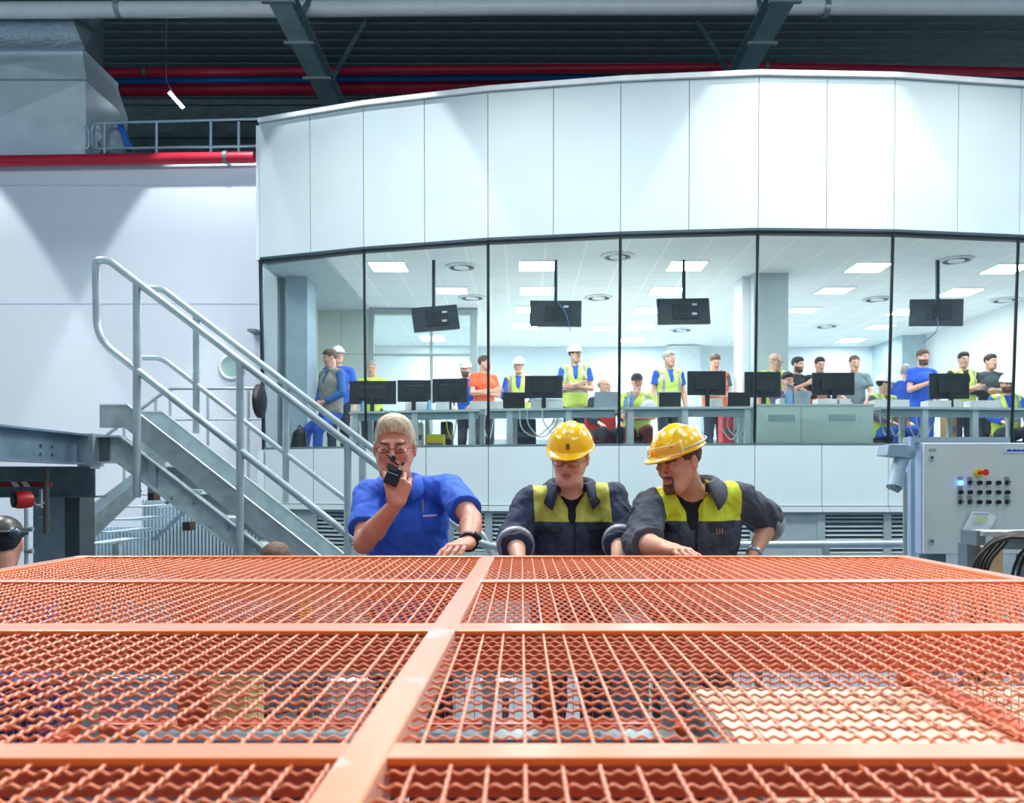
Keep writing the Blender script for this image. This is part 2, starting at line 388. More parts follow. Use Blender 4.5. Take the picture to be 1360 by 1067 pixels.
o = empty('ventilation_pipe', PT(680, 11, Y), 'long white round pipe running across the top under the roof', 'pipe')
m = MB(); m.tube([(-10, Y, PZ(14, Y)), (-4, Y, PZ(12, Y)), (0, Y, PZ(9, Y)), (10, Y, PZ(9, Y))], .13, 20); m.build('tube', mat('white_pipe', (234, 242, 247), .3, 0, var=.04), o)
for px in (158, 1096):
    x = PX(px, Y); MB().tube([(x-.04, Y, PZ(11, Y)), (x+.05, Y, PZ(11, Y))], .155, 20).build('clamp', galv, o)
for px in (158, 628, 1096):
    x = PX(px, Y); MB().box((x-.012, Y-.01, PZ(9, Y)+.1), (x+.012, Y+.01, CZ+9.3)).build('hanger', steel_dark, o)
Y = 16.5
def pipe(name, pts, r, m, label, bands=()):
    o = empty(name, pts[0], label, 'pipe'); MB().tube(pts, r, 16).build('tube', m, o)
    for b in bands: MB().tube([Vector(b)-Vector((.03, 0, 0)), Vector(b)+Vector((.03, 0, 0))], r+.012, 16).build('band', steel_dark, o)
    return o
pipe('sprinkler_pipe', [PT(90, 97, Y), PT(700, 92, Y), PT(1010, 89, Y), PT(1500, 99, Y)], .085, red_pipe, 'red pipe under the roof, uppermost of the three behind the curved front', [PT(193, 96, Y), PT(1018, 89, Y)])
pipe('blue_pipe', [PT(110, 108, Y+.3), PT(700, 102, Y+.3), PT(1500, 108, Y+.3)], .06, blue_pipe, 'thin blue pipe between the two red pipes under the roof')
pipe('main_pipe', [PT(110, 119, Y+.7), PT(700, 113, Y+.7), PT(1500, 118, Y+.7)], .145, red_pipe, 'thick dark red pipe hanging below the blue pipe under the roof')
pipe('wall_pipe', [PT(-160, 217, 12.85), PT(0, 214, 12.85), PT(338, 209, 12.85)], .085, red_pipe, 'red pipe lying along the top of the white left wall', [PT(300, 209, 12.85)])
# tube lamp
o = empty('hanging_lamp', PT(234, 133, 15.5), 'small bright tube lamp hanging under the dark roof at upper left', 'lamp')
MB().cb(PT(234, 133, 15.5), (.34, .1, .06), Matrix.Rotation(math.radians(48), 4, 'Y')).build('tube', mat('tube_glow', (255, 255, 255), .4, emit=((225, 245, 255), 14)), o)
MB().tube([PT(234, 131, 15.55), PT(221, 108, 15.6), (PX(221, 15.6), 15.6, CZ+9.3)], .012, 6).build('bracket', steel_dark, o)
# sheet metal duct with cross-broken faces
o = empty('sheet_metal_duct', PT(60, 206, 13.3), 'large silver sheet metal duct box standing on the wall top at left', 'duct')
def facet(mb, pts, depth):
    # a rectangle pressed into a shallow pyramid
    c = sum(pts, Vector())/4+Vector((0, -depth, 0)); mb.add(pts+[c], [(0,1,4),(1,2,4),(2,3,4),(3,0,4)])
Y = 13.3; m = MB()
def quad(x0, x1, y0, y1, Yb=Y): return [PT(x0, y1, Yb), PT(x1, y1, Yb), PT(x1, y0, Yb), PT(x0, y0, Yb)]
facet(m, quad(-75, 114, 107, 206), .16)
t = [PT(-75, 107, Y), PT(115, 107, Y), PT(110, 73, Y+.35), PT(-75, 73, Y+.35)]; facet(m, t, .12)
m.add([PT(-75, 73, Y+.35), PT(110, 73, Y+.35), PT(110, 64, Y+.35), PT(-75, 64, Y+.35)], [(0,1,2,3)])
X1 = PT(114, 107, Y).x
for (a, b, c, d) in ((PT(113.5, 206, Y), PT(114.5, 107, Y), None, None),):
    m.add([a, b, b+Vector((0, 1.4, 0)), a+Vector((0, 1.4, 0))], [(0,1,2,3)])
m.add([PT(115, 107, Y), PT(110, 73, Y+.35), PT(110, 73, Y+.35)+Vector((0, 1.2, 0)), PT(115, 107, Y)+Vector((0, 1.4, 0))], [(0,1,2,3)])
m.add([PT(110, 73, Y+.35), PT(110, 64, Y+.35), PT(110, 64, Y+.35)+Vector((0, 1.2, 0)), PT(110, 73, Y+.35)+Vector((0, 1.2, 0))], [(0,1,2,3)])
m.build('casing', duct_metal, o)
m = MB()
for py in (107,): m.box((PX(-75, Y), Y-.03, PZ(py, Y)-.012), (PX(114, Y), Y+.02, PZ(py, Y)+.012))
m.build('flange', galv, o)
o = empty('foil_duct', PT(60, 64, Y+.3), 'crinkled silver foil insulated duct above the metal duct box', 'duct')
m = MB(); a = [PT(-75, 64, Y+.25), PT(112, 64, Y+.25), PT(93, 18, Y+.9), PT(-75, 18, Y+.9)]
m.add(a, [(0,1,2,3)])
e2 = [PT(138, 88, Y+2.4), PT(137, 18, Y+2.4)]
m.add([a[1], e2[0], e2[1], a[2]], [(0,1,2,3)]); m.add([a[0], a[1], e2[0], PT(-75, 88, Y+2.4)], [(0,1,2,3)])
m.build('wrap', foil, o)
# railing on the wall top
o = empty('guard_rail', PT(230, 205, 13.4), 'pale steel guard railing on top of the left wall', 'railing')
Y = 13.4; m = MB(); rail_m = mat('pale_rail', (176, 202, 222), .35, .3)
m.tube(rounded([PT(345, 158, Y), PT(122, 164, Y), PT(122, 198, Y), PT(345, 194, Y)], .12), .022, 8)
m.build('rail', rail_m, o)
for px in (139, 208, 280, 317): MB().tube([PT(px, 162, Y), PT(px, 204, Y)], .024, 8).build('post', rail_m, o)
m = MB(); m.tube(rounded([PT(112, 168, Y-.2), PT(118, 172, Y-.2), PT(118, 196, Y-.2), PT(112, 200, Y-.2)], .1), .02, 8); m.build('end_loop', rail_m, o)
# ---------------------------------------------------------------- far small rail by the left wall, hose reel
Y = 11.6; o = empty('landing_rail', PT(280, 590, Y), 'thin grey landing railing in front of the white wall behind the stairs', 'railing')
m = MB(); m.tube(rounded([PT(134, 584, Y), PT(224, 516, Y), PT(346, 516, Y)], .1), .024, 8); m.tube([PT(213, 558, Y), PT(346, 557, Y)], .014, 6); m.build('rail', galv, o)
for px, a in ((207, 531), (226, 518), (165, 562), (276, 516), (330, 516)): MB().tube([PT(px, a, Y), PT(px, 640, Y)], .02, 6).build('post', galv, o)
o = empty('hose_reel', PT(341, 533, 11.45), 'round black disc mounted at the left corner post of the glazed front', 'disc')
Mx = Matrix.Translation(PT(345, 533, 11.4)) @ Matrix.Rotation(math.radians(88), 4, 'Z') @ Matrix.Rotation(math.pi/2, 4, 'X')
MB().lathe([(.22, -.03), (.235, -.02), (.235, .02), (.2, .035), (.06, .05), (.02, .05)], Mx, 28).build('dish', black, o)
MB().tube([PT(345, 533, 11.4), PT(345, 533, 11.55)], .03, 8).build('bracket', galv, o)
o = MB().box(PT(334, 443, 12.9)-Vector((0, .2, 0)), PT(346, 440, 12.9)+Vector((0, .12, 0))).build('cable_bracket', steel_dark); tag(o, 'small dark bracket on the white wall left of the glazing', 'bracket')
# ================================================================ STAIRS
SY0, SY1 = 5.3, 5.88
SL = .784
def rel(x, z): return (x, z)
stair = empty('steel_stair', (-1.5, 5.6, 0), 'galvanised steel staircase descending from the left platform towards the man in the blue polo', 'staircase')
# stringers (channel sections), kick plates, treads
def band(p0, flat, h, xe):
    # band polygon: starts at p0 (top left), flat run, then falls with the pitch, vertical height h
    x0, z0 = p0; x1 = x0+flat; zt = lambda x: z0-(x-x1)*SL
    return [(x0, z0), (x1, z0), (xe, zt(xe)), (xe, max(0.0, zt(xe)-h*1.27)), (x1-h*.12, z0-h), (x0, z0-h)]
zst = CZ+(642-579)/F*SY0; xs0 = PX(130, SY0)
for k, (y, out) in enumerate(((SY0, -1), (SY1, 1))):
    m = MB(); th = .008
    pl = band((xs0, zst), .165, .165, -.45)
    m.prism(pl, 1, y, y+th)
    # flanges top and bottom
    top = [(xs0, zst), (xs0+.165, zst), (-.45, zst-(-.45-xs0-.165)*SL)]
    bot = [(xs0, zst-.165), (xs0+.145, zst-.165), (-.45, max(0.0, pl[3][1]))]
    for ln in (top, bot):
        for a, b in zip(ln, ln[1:]):
            m.prism([(a[0], a[1]), (b[0], b[1]), (b[0], b[1]-.012), (a[0], a[1]-.012)], 1, y-.055 if out < 0 else y, y+.0 if out < 0 else y+.055)
    m.build('stringer', galv_dull, stair)
    kp = band((PX(129, SY0), CZ+.506), .18, .15, -.36)
    MB().prism(kp, 1, y+(.03 if k == 0 else -.03), y+(.036 if k == 0 else -.024)).build('kick_plate', mat('kick_plate_steel' if k == 0 else 'kick_plate_pale', (150, 162, 166) if k == 0 else (176, 196, 204), .42, .25, var=.16, scale=12, detail=8), stair)
    lip = MB()
    for a, b in zip([kp[0], kp[1]], [kp[1], kp[2]]): lip.prism([(a[0], a[1]+.004), (b[0], b[1]+.004), (b[0], b[1]-.004), (a[0], a[1]-.004)], 1, y+(.02 if k == 0 else -.04), y+(.045 if k == 0 else -.015))
    lip.build('kick_plate_lip', mat('bright_lip', (214, 222, 216), .4), stair)
for k in range(8):
    x = xs0+.3+k*.23; z = zst-.06-(x-xs0-.165)*SL
    if z < .02: break
    MB().box((x-.12, SY0+.01, z-.03), (x+.12, SY1-.01, z)).build('tread', galv_dull, stair)
m = MB()
for px, py in ((200, 604), (200, 629), (223, 668), (256, 668), (227, 661), (277, 700), (302, 701), (317, 712), (340, 730), (178, 603), (178, 627)):
    p = PT(px, py, SY0-.002); m.tube([p, p-Vector((0, .02, 0))], .012, 6)
m.build('bolts', galv, stair)
MB().box(PT(196, 655, SY0-.02), PT(208, 602, SY0-.01)+Vector((0, 0.0, 0))).build('splice_plate', galv, stair)
MB().box(PT(130, 612, SY0-.02), PT(145, 580, SY0-.008)).build('end_plate', mat('end_plate_dark', (96, 108, 112), .5, .5), stair)
MB().box(PT(196, 665, SY0+.1), PT(213, 652, SY0+.2)).build('bracket', mat('rusty_bracket', (96, 78, 74), .6, .4), stair)
MB().box(PT(242, 705, SY0+.1), PT(260, 693, SY0+.2)).build('bracket', mat('rusty_bracket', (96, 78, 74), .6, .4), stair)
# hand rails
R0 = .0235
def rail_pts(y, kind):
    f = lambda px, py: Vector(((px-VX)/F*SY0, y, CZ+(VY-py)/F*SY0))
    if kind == 'top0': return rounded([f(176, 482), f(137, 450), f(136, 352), f(156, 352), f(648, 736), f(680, 736)] if False else [f(330, 605), f(137, 453), f(135, 350), f(152, 350), f(648, 727), f(700, 724), f(1206, 722)], .14, 8)
front = empty('stair_handrail', PT(189, 700, SY0), 'tubular steel handrail on the near side of the staircase, with a rounded top loop', 'handrail')
f = lambda px, py: Vector(((px-VX)/F*SY0, SY0-.075, CZ+(VY-py)/F*SY0))
MB().tube(rounded([f(600, 815), f(137, 453), f(135, 350), f(152, 350), f(645, 727), f(700, 724), f(1206, 722)], .13, 8), R0, 14).build('rail', galv, front)
for px in (189, 324, 465, 1091):
    yt = 350+(px-152)*.765 if px < 600 else 724; yb = {189: 661, 324: 775, 465: 905, 1091: 930}[px]
    MB().tube([f(px, yt), f(px, min(yb, 930))], R0*1.02, 14).build('post', galv, front)
rear = empty('stair_handrail', PT(257, 560, SY1), 'tubular steel handrail on the far side of the staircase', 'handrail')
g = lambda px, py: Vector(((px-VX)/F*SY1, SY1+.05, CZ+(VY-py)/F*SY1))
MB().tube(rounded([g(192, 381), g(211, 381), g(640, 708), g(655, 745), g(640, 760)], .12, 8), R0, 14).build('rail', galv, rear)
MB().tube(rounded([g(186, 474), g(211, 474), g(560, 744)], .1, 6), R0*.8, 12).build('mid_rail', galv, rear)
for px, b in ((257, 575), (377, 668), (479, 750), (598, 842)): MB().tube([g(px, 381+(px-211)*.762), g(px, b)], R0, 14).build('post', galv, rear)
# platform: edge beam, cross beam, column
o = empty('platform_beam', (-2.8, 4.5, 1.6), 'blue-grey steel channel beam edging the platform at the left frame edge', 'beam')
z1 = CZ+.308; z0 = CZ+.116; x = -2.775; m = MB()
m.box((x-.01, 1.5, z0), (x, 5.3, z1)); m.box((x-.01, 1.5, z1-.012), (x+.06, 5.26, z1)); m.box((x-.01, 1.5, z0), (x+.06, 5.26, z0+.012)); m.build('web', steel_blue, o)
m = MB()
for py in (592, 603):
    for yy in (4.78, 4.9): m.tube([(x, yy, PZ(py, 4.8)), (x+.012, yy, PZ(py, 4.8))], .009, 6)
m.build('bolts', steel_dark, o)
MB().box((x-.01, 5.2, z0-.01), (PX(134, 5.3), 5.34, z1+.005)).build('end_cap', galv, o)
struct('floor_platform', MB().box((-8, 1.5, z1-.035), (x-.01, 5.9, z1-.002)), galv_dull)
o = empty('cross_beam', PT(60, 640, 5.45), 'dark steel cross beam under the platform edge', 'beam')
m = MB(); y = 5.45; m.box((-6, y, PZ(659, y)), (PX(126, y), y+.01, PZ(622, y))); m.box((-6, y-.06, PZ(661, y)), (PX(134, y), y+.07, PZ(658.5, y))); m.box((-6, y-.06, PZ(623, y)), (PX(126, y), y+.07, PZ(620, y))); m.build('web', steel_dark, o)
o = empty('steel_column', (PX(75, 5.6), 5.6, 0), 'galvanised steel column carrying the platform behind the red alarm horn', 'column')
m = MB(); y = 5.5; m.box((PX(44, y), y, 0), (PX(86, y), y+.012, PZ(661, y))); m.build('flange', mat('column_face', (156, 176, 186), .5, .6, var=.2, scale=6), o)
MB().box((PX(86, y), y+.006, 0), (PX(105, y), y+.2, PZ(661, y))).build('web', mat('column_dark', (84, 98, 104), .5, .4), o)
# hazard strip and alarm
o = empty('hazard_bar', PT(35, 643, 5.0), 'red and white striped warning bar under the platform beam', 'warning bar')
y = 5.0; haz = mat('hazard_red', (150, 22, 34), .5); hw = mat('hazard_white', (226, 214, 214), .5)
MB().box(PT(-20, 647, y), PT(66, 640, y)+Vector((0, .03, 0))).build('bar', haz, o)
m = MB()
for px in (19, 33): m.prism([(PX(px, y), PZ(647, y)), (PX(px+8, y), PZ(647, y)), (PX(px+3, y), PZ(640, y)), (PX(px-5, y), PZ(640, y))], 1, y-.004, y-.001)
m.build('stripes', hw, o)
o = empty('alarm_horn', PT(36, 665, 4.9), 'red round alarm horn with a dark grille on a bracket, left of the column', 'alarm')
Mx = Matrix.Translation(PT(34, 664, 4.85)) @ Matrix.Rotation(math.radians(-38), 4, 'Z') @ Matrix.Rotation(math.pi/2, 4, 'X')
MB().lathe([(.045, -.03), (.052, 0), (.052, .04), (.046, .06)], Mx, 20).build('body', mat('alarm_red', (196, 24, 34), .4), o)
MB().lathe([(.046, .058), (.046, .066), (.02, .07), (.001, .068)], Mx, 20).build('grille', black, o)
MB().tube(rounded([PT(44, 668, 4.9), PT(50, 672, 4.9), PT(58, 668, 4.98)], .05), .008, 6).build('bracket', galv, o)
o = empty('mounting_pole', PT(61, 710, 5.0), 'thin rusty vertical pole beside the red alarm horn', 'pole')
MB().tube([PT(61.5, 620, 5.0), PT(61.5, 709, 5.0)], .018, 10).build('tube', mat('rusty_tube', (112, 104, 100), .5, .5), o)
MB().tube([PT(51, 686, 5.05), PT(65, 686, 5.0)], .008, 8).build('clamp', galv, o)
MB().box(PT(52, 675, 5.05), PT(61, 650, 5.1)).build('junction_box', mat('box_grey', (186, 200, 208), .5), o)
o = empty('support_pipe', PT(35, 745, 4.6), 'thin vertical steel tube rising behind the capped person', 'tube')
MB().tube([PT(35, 676, 4.6), (PX(35, 4.6), 4.6, 0)], .011, 8).build('tube', galv, o)
for py in (703, 732): MB().tube([PT(33, py, 4.6), PT(44, py, 4.6)], .014, 8).build('clamp', galv, o)
# second flight behind
o = empty('lower_stair', PT(150, 700, 6.8), 'pale grey lower staircase flight rising behind the column at left', 'staircase')
y = 6.8; pale = mat('pale_steel', (196, 216, 226), .5, .4, var=.1); m = MB()
def pp(l, yy): return [(PX(a, yy), PZ(b, yy)) for a, b in l]
m.prism(pp([(106, 682), (178, 628), (186, 640), (110, 700)], y), 1, y, y+.02); m.build('stringer', pale, o)
m = MB(); m.prism(pp([(110, 700), (184, 640), (192, 652), (124, 718), (110, 718)], y), 1, y-.04, y-.02); m.build('stringer', galv_dull, o)
for a, b, c in ((163, 209, 673), (147, 190, 690), (131, 172, 707), (110, 150, 722), (185, 222, 657)): MB().box((PX(a, y), y, PZ(c+1.5, y)), (PX(b, y), y+.7, PZ(c, y))).build('tread', pale, o)
for xx in (112, 150): MB().box((PX(xx, 6.85), 6.85, 0), (PX(xx, 6.85)+.05, 6.9, PZ(722, 6.85))).build('leg', galv_dull, o)
MB().prism(pp([(150, 724), (216, 664), (218, 670), (156, 727)], y), 1, y+.7, y+.72).build('stringer', pale, o)
m = MB(); y = 7.9
for k in range(52):
    xx = PX(108, y)+k*.034; m.box((xx, y, 0), (xx+.02, y+.03, PZ(664, y) if k > 16 else PZ(700, y)))
m.box((PX(108, y), y+.03, 0), (PX(108, y)+52*.034, y+.05, PZ(700, y))); m.box((PX(108, y)+17*.034, y+.03, 0), (PX(108, y)+52*.034, y+.05, PZ(664, y)))
o = m.build('ribbed_screen', mat('ribbed_blue_sheet', (206, 226, 238), .35, .3, var=.18, scale=3)); tag(o, 'pale blue ribbed metal screen standing under the staircase', 'screen')
# ================================================================ CABINET, HORN, BENCH
CY = 4.5
o = empty('control_cabinet', (PX(1290, CY), CY+.1, 0), 'light grey electrical control cabinet with rows of black buttons', 'control cabinet')
x0 = PX(1226, CY); x1 = PX(1420, CY); zt = PZ(588, CY); zb = PZ(737, CY)
cabm = mat('cabinet_grey', (206, 216, 214), .4, var=.03); cabs = mat('cabinet_side_blue', (150, 176, 206), .4)
MB().box((x0, CY+.02, zb), (x1, CY+.2, zt)).build('body', cabs, o, .004)
MB().box((x0+.004, CY, zb+.004), (x1-.004, CY+.019, zt-.004)).build('door', cabm, o, .004)
MB().box((PX(1212, CY), CY+.05, zt+.001), (PX(1349, CY), CY+.12, PZ(580, CY))).build('top_channel', mat('channel_grey', (168, 182, 190), .45, .4), o)
MB().box((x0+.05, CY+.05, 0), (x0+.15, CY+.15, zb)).build('leg', steel_dark, o); MB().box((x1-.2, CY+.05, 0), (x1-.1, CY+.15, zb)).build('leg', steel_dark, o)
for py in (608, 719):
    p = PT(1237, py, CY); MB().cb(p-Vector((0, .004, 0)), (.025, .008, .028)).build('lock', mat('lock_chrome', (196, 206, 210), .3, .5), o)
    MB().tube([p-Vector((0, .0085, 0)), p-Vector((0, .012, 0))], .006, 8).build('keyhole', black, o)
bx = [1275, 1287.5, 1300, 1312, 1325, 1337]; by = [641.5, 654, 667]
special = {(0, 0), (1, 0), (5, 0), (0, 1), (0, 2), (1, 2), (5, 2)}
for j, py in enumerate(by):
    for i, px in enumerate(bx):
        p = PT(px, py, CY)
        blue = (i, j) == (0, 0)
        q = MB().tube([p-Vector((0, .001, 0)), p-Vector((0, .018, 0))], .012, 12).build('button', mat('lit_blue_button', (40, 90, 255), .3, emit=((70, 130, 255), 6)) if blue else black, o)
        if blue: q['label'] = 'glowing blue push button'
        if (i, j) in special: MB().cb(p+Vector((0, -.002, .024)), (.026, .004, .018)).build('label_plate', mat('label_plate_silver', (150, 160, 164), .4, .3), o)
        if (i, j) in ((1, 0), (5, 0), (0, 2), (1, 2), (5, 2)): MB().cb(p-Vector((-.003, .02, 0)), (.007, .014, .02), Matrix.Rotation(.5, 4, 'Y')).build('selector', mat('selector_grey', (120, 130, 134), .4), o)
p = PT(1299, 628, CY)
q = MB().tube([p-Vector((0, .001, 0)), p-Vector((0, .014, 0))], .021, 16).build('emergency_collar', mat('estop_yellow', (240, 196, 20), .4), o)
q = MB().tube([p-Vector((0, .014, 0)), p-Vector((-.005, .05, 0)), p-Vector((-.006, .065, 0))], [.009, .009, .018], 16).build('emergency_button', mat('estop_red', (226, 40, 30), .4), o)
m_ = Matrix.Translation(PT(1366, 598.5, CY-.004)) @ Matrix.Rotation(math.pi/2, 4, 'X')
MB().box((PX(1334, CY), CY-.003, PZ(602, CY)), (PX(1398, CY), CY, PZ(595, CY))).build('name_plate', mat('plate_white', (214, 226, 240), .4), o)
m = MB(); xx = PX(1336.5, CY); rr = random.Random(3)
for k in range(16):
    w = rr.choice((.0035, .006, .0075)); z_ = PZ(598.4, CY); m.box((xx, CY-.005, z_-.006), (xx+w, CY-.003, z_+.006 if k % 3 else z_+.002)); xx += w+rr.choice((.0012, .002, .003))
m.build('lettering', mat('text_blue', (20, 80, 180), .5), o)
m = MB()
for k in range(5): m.box((PX(1233.5+k*2.1, CY), CY-.0015, PZ(600, CY)), (PX(1235+k*2.1, CY), CY, PZ(596.5-(k % 2), CY)))
m.build('lettering', mat('text_grey', (150, 162, 168), .5), o)
MB().prism([(PX(1290, CY), PZ(707, CY)), (PX(1300, CY), PZ(707, CY)), (PX(1295, CY), PZ(701, CY))], 1, CY-.003, CY-.0005).build('warning_sticker', mat('sticker_yellow', (240, 210, 20), .5), o)
# bag of papers
o = empty('document_pouch', PT(1300, 700, CY-.03), 'transparent plastic pouch with papers stuck to the cabinet door', 'pouch')
m = MB(); y = CY-.02
def wob(px, py, k): return PT(px, py, y-.012*math.sin(px*.3)*math.cos(py*.25)-.01-k)
ps = [(1291, 679), (1313, 681), (1323, 686), (1319, 697), (1309, 710), (1297, 709), (1279, 703)]
m.add([wob(a, b, 0) for a, b in ps]+[wob(a, b, -.012) for a, b in ps], [tuple(range(7)), tuple(range(13, 6, -1))]+[(i, i+7, (i+1) % 7+7, (i+1) % 7) for i in range(7)])
m.build('pouch_film', mat('clear_film', (222, 232, 238), .25, var=.03, bump=.6, bscale=18), o)
MB().add([PT(1296, 684, y-.03), PT(1312, 685, y-.03), PT(1311, 694, y-.03), PT(1295, 694, y-.03)], [(0,1,2,3)]).build('note', mat('note_green', (208, 222, 176), .6), o)
MB().add([PT(1293, 682, y-.031), PT(1314, 682.5, y-.031), PT(1314, 684, y-.031), PT(1293, 683.5, y-.031)], [(0,1,2,3)]).build('seal_strip', mat('seal_blue', (140, 150, 210), .5), o)
# loudspeaker horn on pole
hy = 4.35
o = empty('horn_speaker', PT(1197, 650, hy), 'grey horn loudspeaker pointing down on a pole left of the control cabinet', 'loudspeaker')
hm = mat('horn_grey', (150, 176, 196), .42, .1)
m = MB()
a, b, c, d = PT(1178, 605, hy), PT(1209, 609, hy), PT(1205, 590.5, hy), PT(1181, 590.5, hy)
m.add([a, b, c, d]+[q+Vector((0, .13, 0)) for q in (a, b, c, d)], [(0,1,2,3),(7,6,5,4),(0,4,5,1),(3,2,6,7),(0,3,7,4),(1,5,6,2)]); m.build('driver_housing', hm, o, .003)
m = MB(); pa, pb, pc = PT(1200, 604, hy+.05), PT(1194, 620, hy+.04), PT(1187.5, 648, hy)
m.tube([PT(1203, 600, hy+.06), pa, pb, pc], [.055, .04, .036, .04], 20, cap=False); m.tube([pb, pc], [.03, .037], 20, cap=True); m.build('horn', hm, o)
MB().tube([pc+Vector((0, 0, .003)), pc-Vector((.006, .0, .004))], .036, 20).build('mouth', steel_dark, o)
MB().box(PT(1198, 632, hy), PT(1203, 621, hy)+Vector((0, .02, 0))).build('bracket', galv, o)
o = empty('mounting_post', PT(1204, 740, 4.48), 'thin blue-grey post beside the control cabinet carrying the horn', 'post')
MB().box((PX(1207.5, 4.48), 4.46, 0), (PX(1213, 4.48), 4.5, PZ(580, 4.48))).build('post', cabs, o); MB().tube([PT(1202, 628, 4.44), PT(1202, 1000, 4.44)], .011, 10).build('tube', galv, o)
# bench end with cables on the right
by_ = 2.75
o = empty('steel_bench', PT(1340, 720, by_), 'blue-grey steel bench end with a wooden post, at the right frame edge', 'bench')
MB().box((PX(1297, by_), by_, PZ(725, by_)), (PX(1297, by_)+.03, by_+.1, PZ(706, by_))).build('end_plate', steel_blue, o)
MB().box((PX(1301, by_), by_-.02, PZ(712, by_)), (1.9, by_+.1, PZ(706, by_))).build('top_plate', mat('bench_top', (190, 206, 214), .35, .4), o)
MB().box((PX(1328, by_), by_, PZ(730, by_)), (1.9, by_+.04, PZ(712, by_))).build('rail', steel_blue, o)
MB().box((PX(1324, by_), by_+.06, 0), (PX(1346, by_), by_+.12, PZ(729, by_))).build('wooden_post', mat('raw_wood', (206, 186, 158), .6, stretch=(8, 8, 1)), o)
MB().box((PX(1306, by_), by_+.1, 0), (PX(1324, by_), by_+.16, PZ(725, by_))).build('leg', steel_blue, o)
for k, (a, b) in enumerate(((1296, 700), (1299, 708), (1303, 716), (1308, 704), (1313, 722), (1294, 718))):
    y = by_-.05-k*.012
    pts = rounded([PT(a-6, 900, y), PT(a-2, 752-k, y), PT(a+14+k*2, 722, y), PT(1340, 707+k*1.4, y), PT(1420, 708+k*2.2, y)], .25, 10)
    c = MB().tube(pts, .006, 8).build('black_cable', blackm); tag(c, 'black cable looping over the steel bench at the right edge', 'cable', 'black cables over the bench')
for k, (a, b) in enumerate(((1344, 730), (1352, 736))):
    pts = rounded([PT(a-6, 900, by_-.05), PT(a, 760, by_-.05), PT(a+14, 728, by_-.04), PT(1400, 722, by_-.03)], .2, 10)
    c = MB().tube(pts, .005, 8).build('black_cable', blackm); tag(c, 'black cable hanging in front of the wooden post at the right edge', 'cable', 'black cables over the post')
# ================================================================ ORANGE CAGE
GZ = CZ-.24
XL, XR, YB = -1.467, 1.283, 2.75
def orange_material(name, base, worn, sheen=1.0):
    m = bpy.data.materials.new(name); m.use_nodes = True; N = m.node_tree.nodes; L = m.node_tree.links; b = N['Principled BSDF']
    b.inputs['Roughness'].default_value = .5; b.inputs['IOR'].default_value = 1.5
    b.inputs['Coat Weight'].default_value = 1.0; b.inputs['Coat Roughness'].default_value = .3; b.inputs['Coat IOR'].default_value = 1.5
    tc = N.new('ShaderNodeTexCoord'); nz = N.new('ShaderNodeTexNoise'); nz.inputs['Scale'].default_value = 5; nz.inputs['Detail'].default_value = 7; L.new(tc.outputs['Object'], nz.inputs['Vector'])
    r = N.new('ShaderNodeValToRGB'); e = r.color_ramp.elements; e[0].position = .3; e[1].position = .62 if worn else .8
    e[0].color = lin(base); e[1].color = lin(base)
    b.inputs['Sheen Weight'].default_value = sheen; b.inputs['Sheen Roughness'].default_value = .35; b.inputs['Sheen Tint'].default_value = (1, .9, .85, 1)  # pale tinted sheen stands in for lamp glare on bars and wires
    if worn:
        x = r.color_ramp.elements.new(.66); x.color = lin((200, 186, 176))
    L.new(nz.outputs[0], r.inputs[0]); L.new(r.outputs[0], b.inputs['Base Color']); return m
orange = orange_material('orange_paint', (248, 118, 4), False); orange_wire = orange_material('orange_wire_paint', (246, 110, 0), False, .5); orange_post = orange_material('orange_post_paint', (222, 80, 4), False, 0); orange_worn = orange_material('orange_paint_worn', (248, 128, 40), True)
cage = empty('safety_cage', (0, 1.4, 0), 'big orange machine guard cage with a flat crimped wire mesh top in the foreground', 'safety cage')
barw = .045
ybars = [(2.055, .05, .04), (1.39, .072, .06), (.748, .042, .034), (.06, .05, .04)]
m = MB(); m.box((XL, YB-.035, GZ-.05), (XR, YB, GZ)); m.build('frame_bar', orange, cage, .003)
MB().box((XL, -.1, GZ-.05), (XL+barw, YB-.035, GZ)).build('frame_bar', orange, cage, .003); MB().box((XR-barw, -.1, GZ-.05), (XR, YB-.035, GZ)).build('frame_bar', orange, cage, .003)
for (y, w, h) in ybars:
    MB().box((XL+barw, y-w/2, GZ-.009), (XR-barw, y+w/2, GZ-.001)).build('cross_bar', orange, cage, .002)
    MB().box((XL+barw, y-w*.12, GZ-h-w*.2), (XR-barw, y+w*.3, GZ-.009)).build('cross_bar_web', orange_post, cage)  # web recessed by design so the flange keeps its face in shade
def centre_bar():
    # slightly skewed centre bar
    m = MB(); xa = -.108; xb = -.145
    vs = []
    for z in (GZ-.045, GZ+.0015):
        vs += [(xb-.021, .3, z), (xb+.021, .3, z), (xa+.021, YB-.036, z), (xa-.021, YB-.036, z)]
    m.add(vs, [(0,3,2,1),(4,5,6,7),(0,1,5,4),(1,2,6,5),(2,3,7,6),(3,0,4,7)]); return m
centre_bar().build('centre_bar', orange_worn, cage, .003)
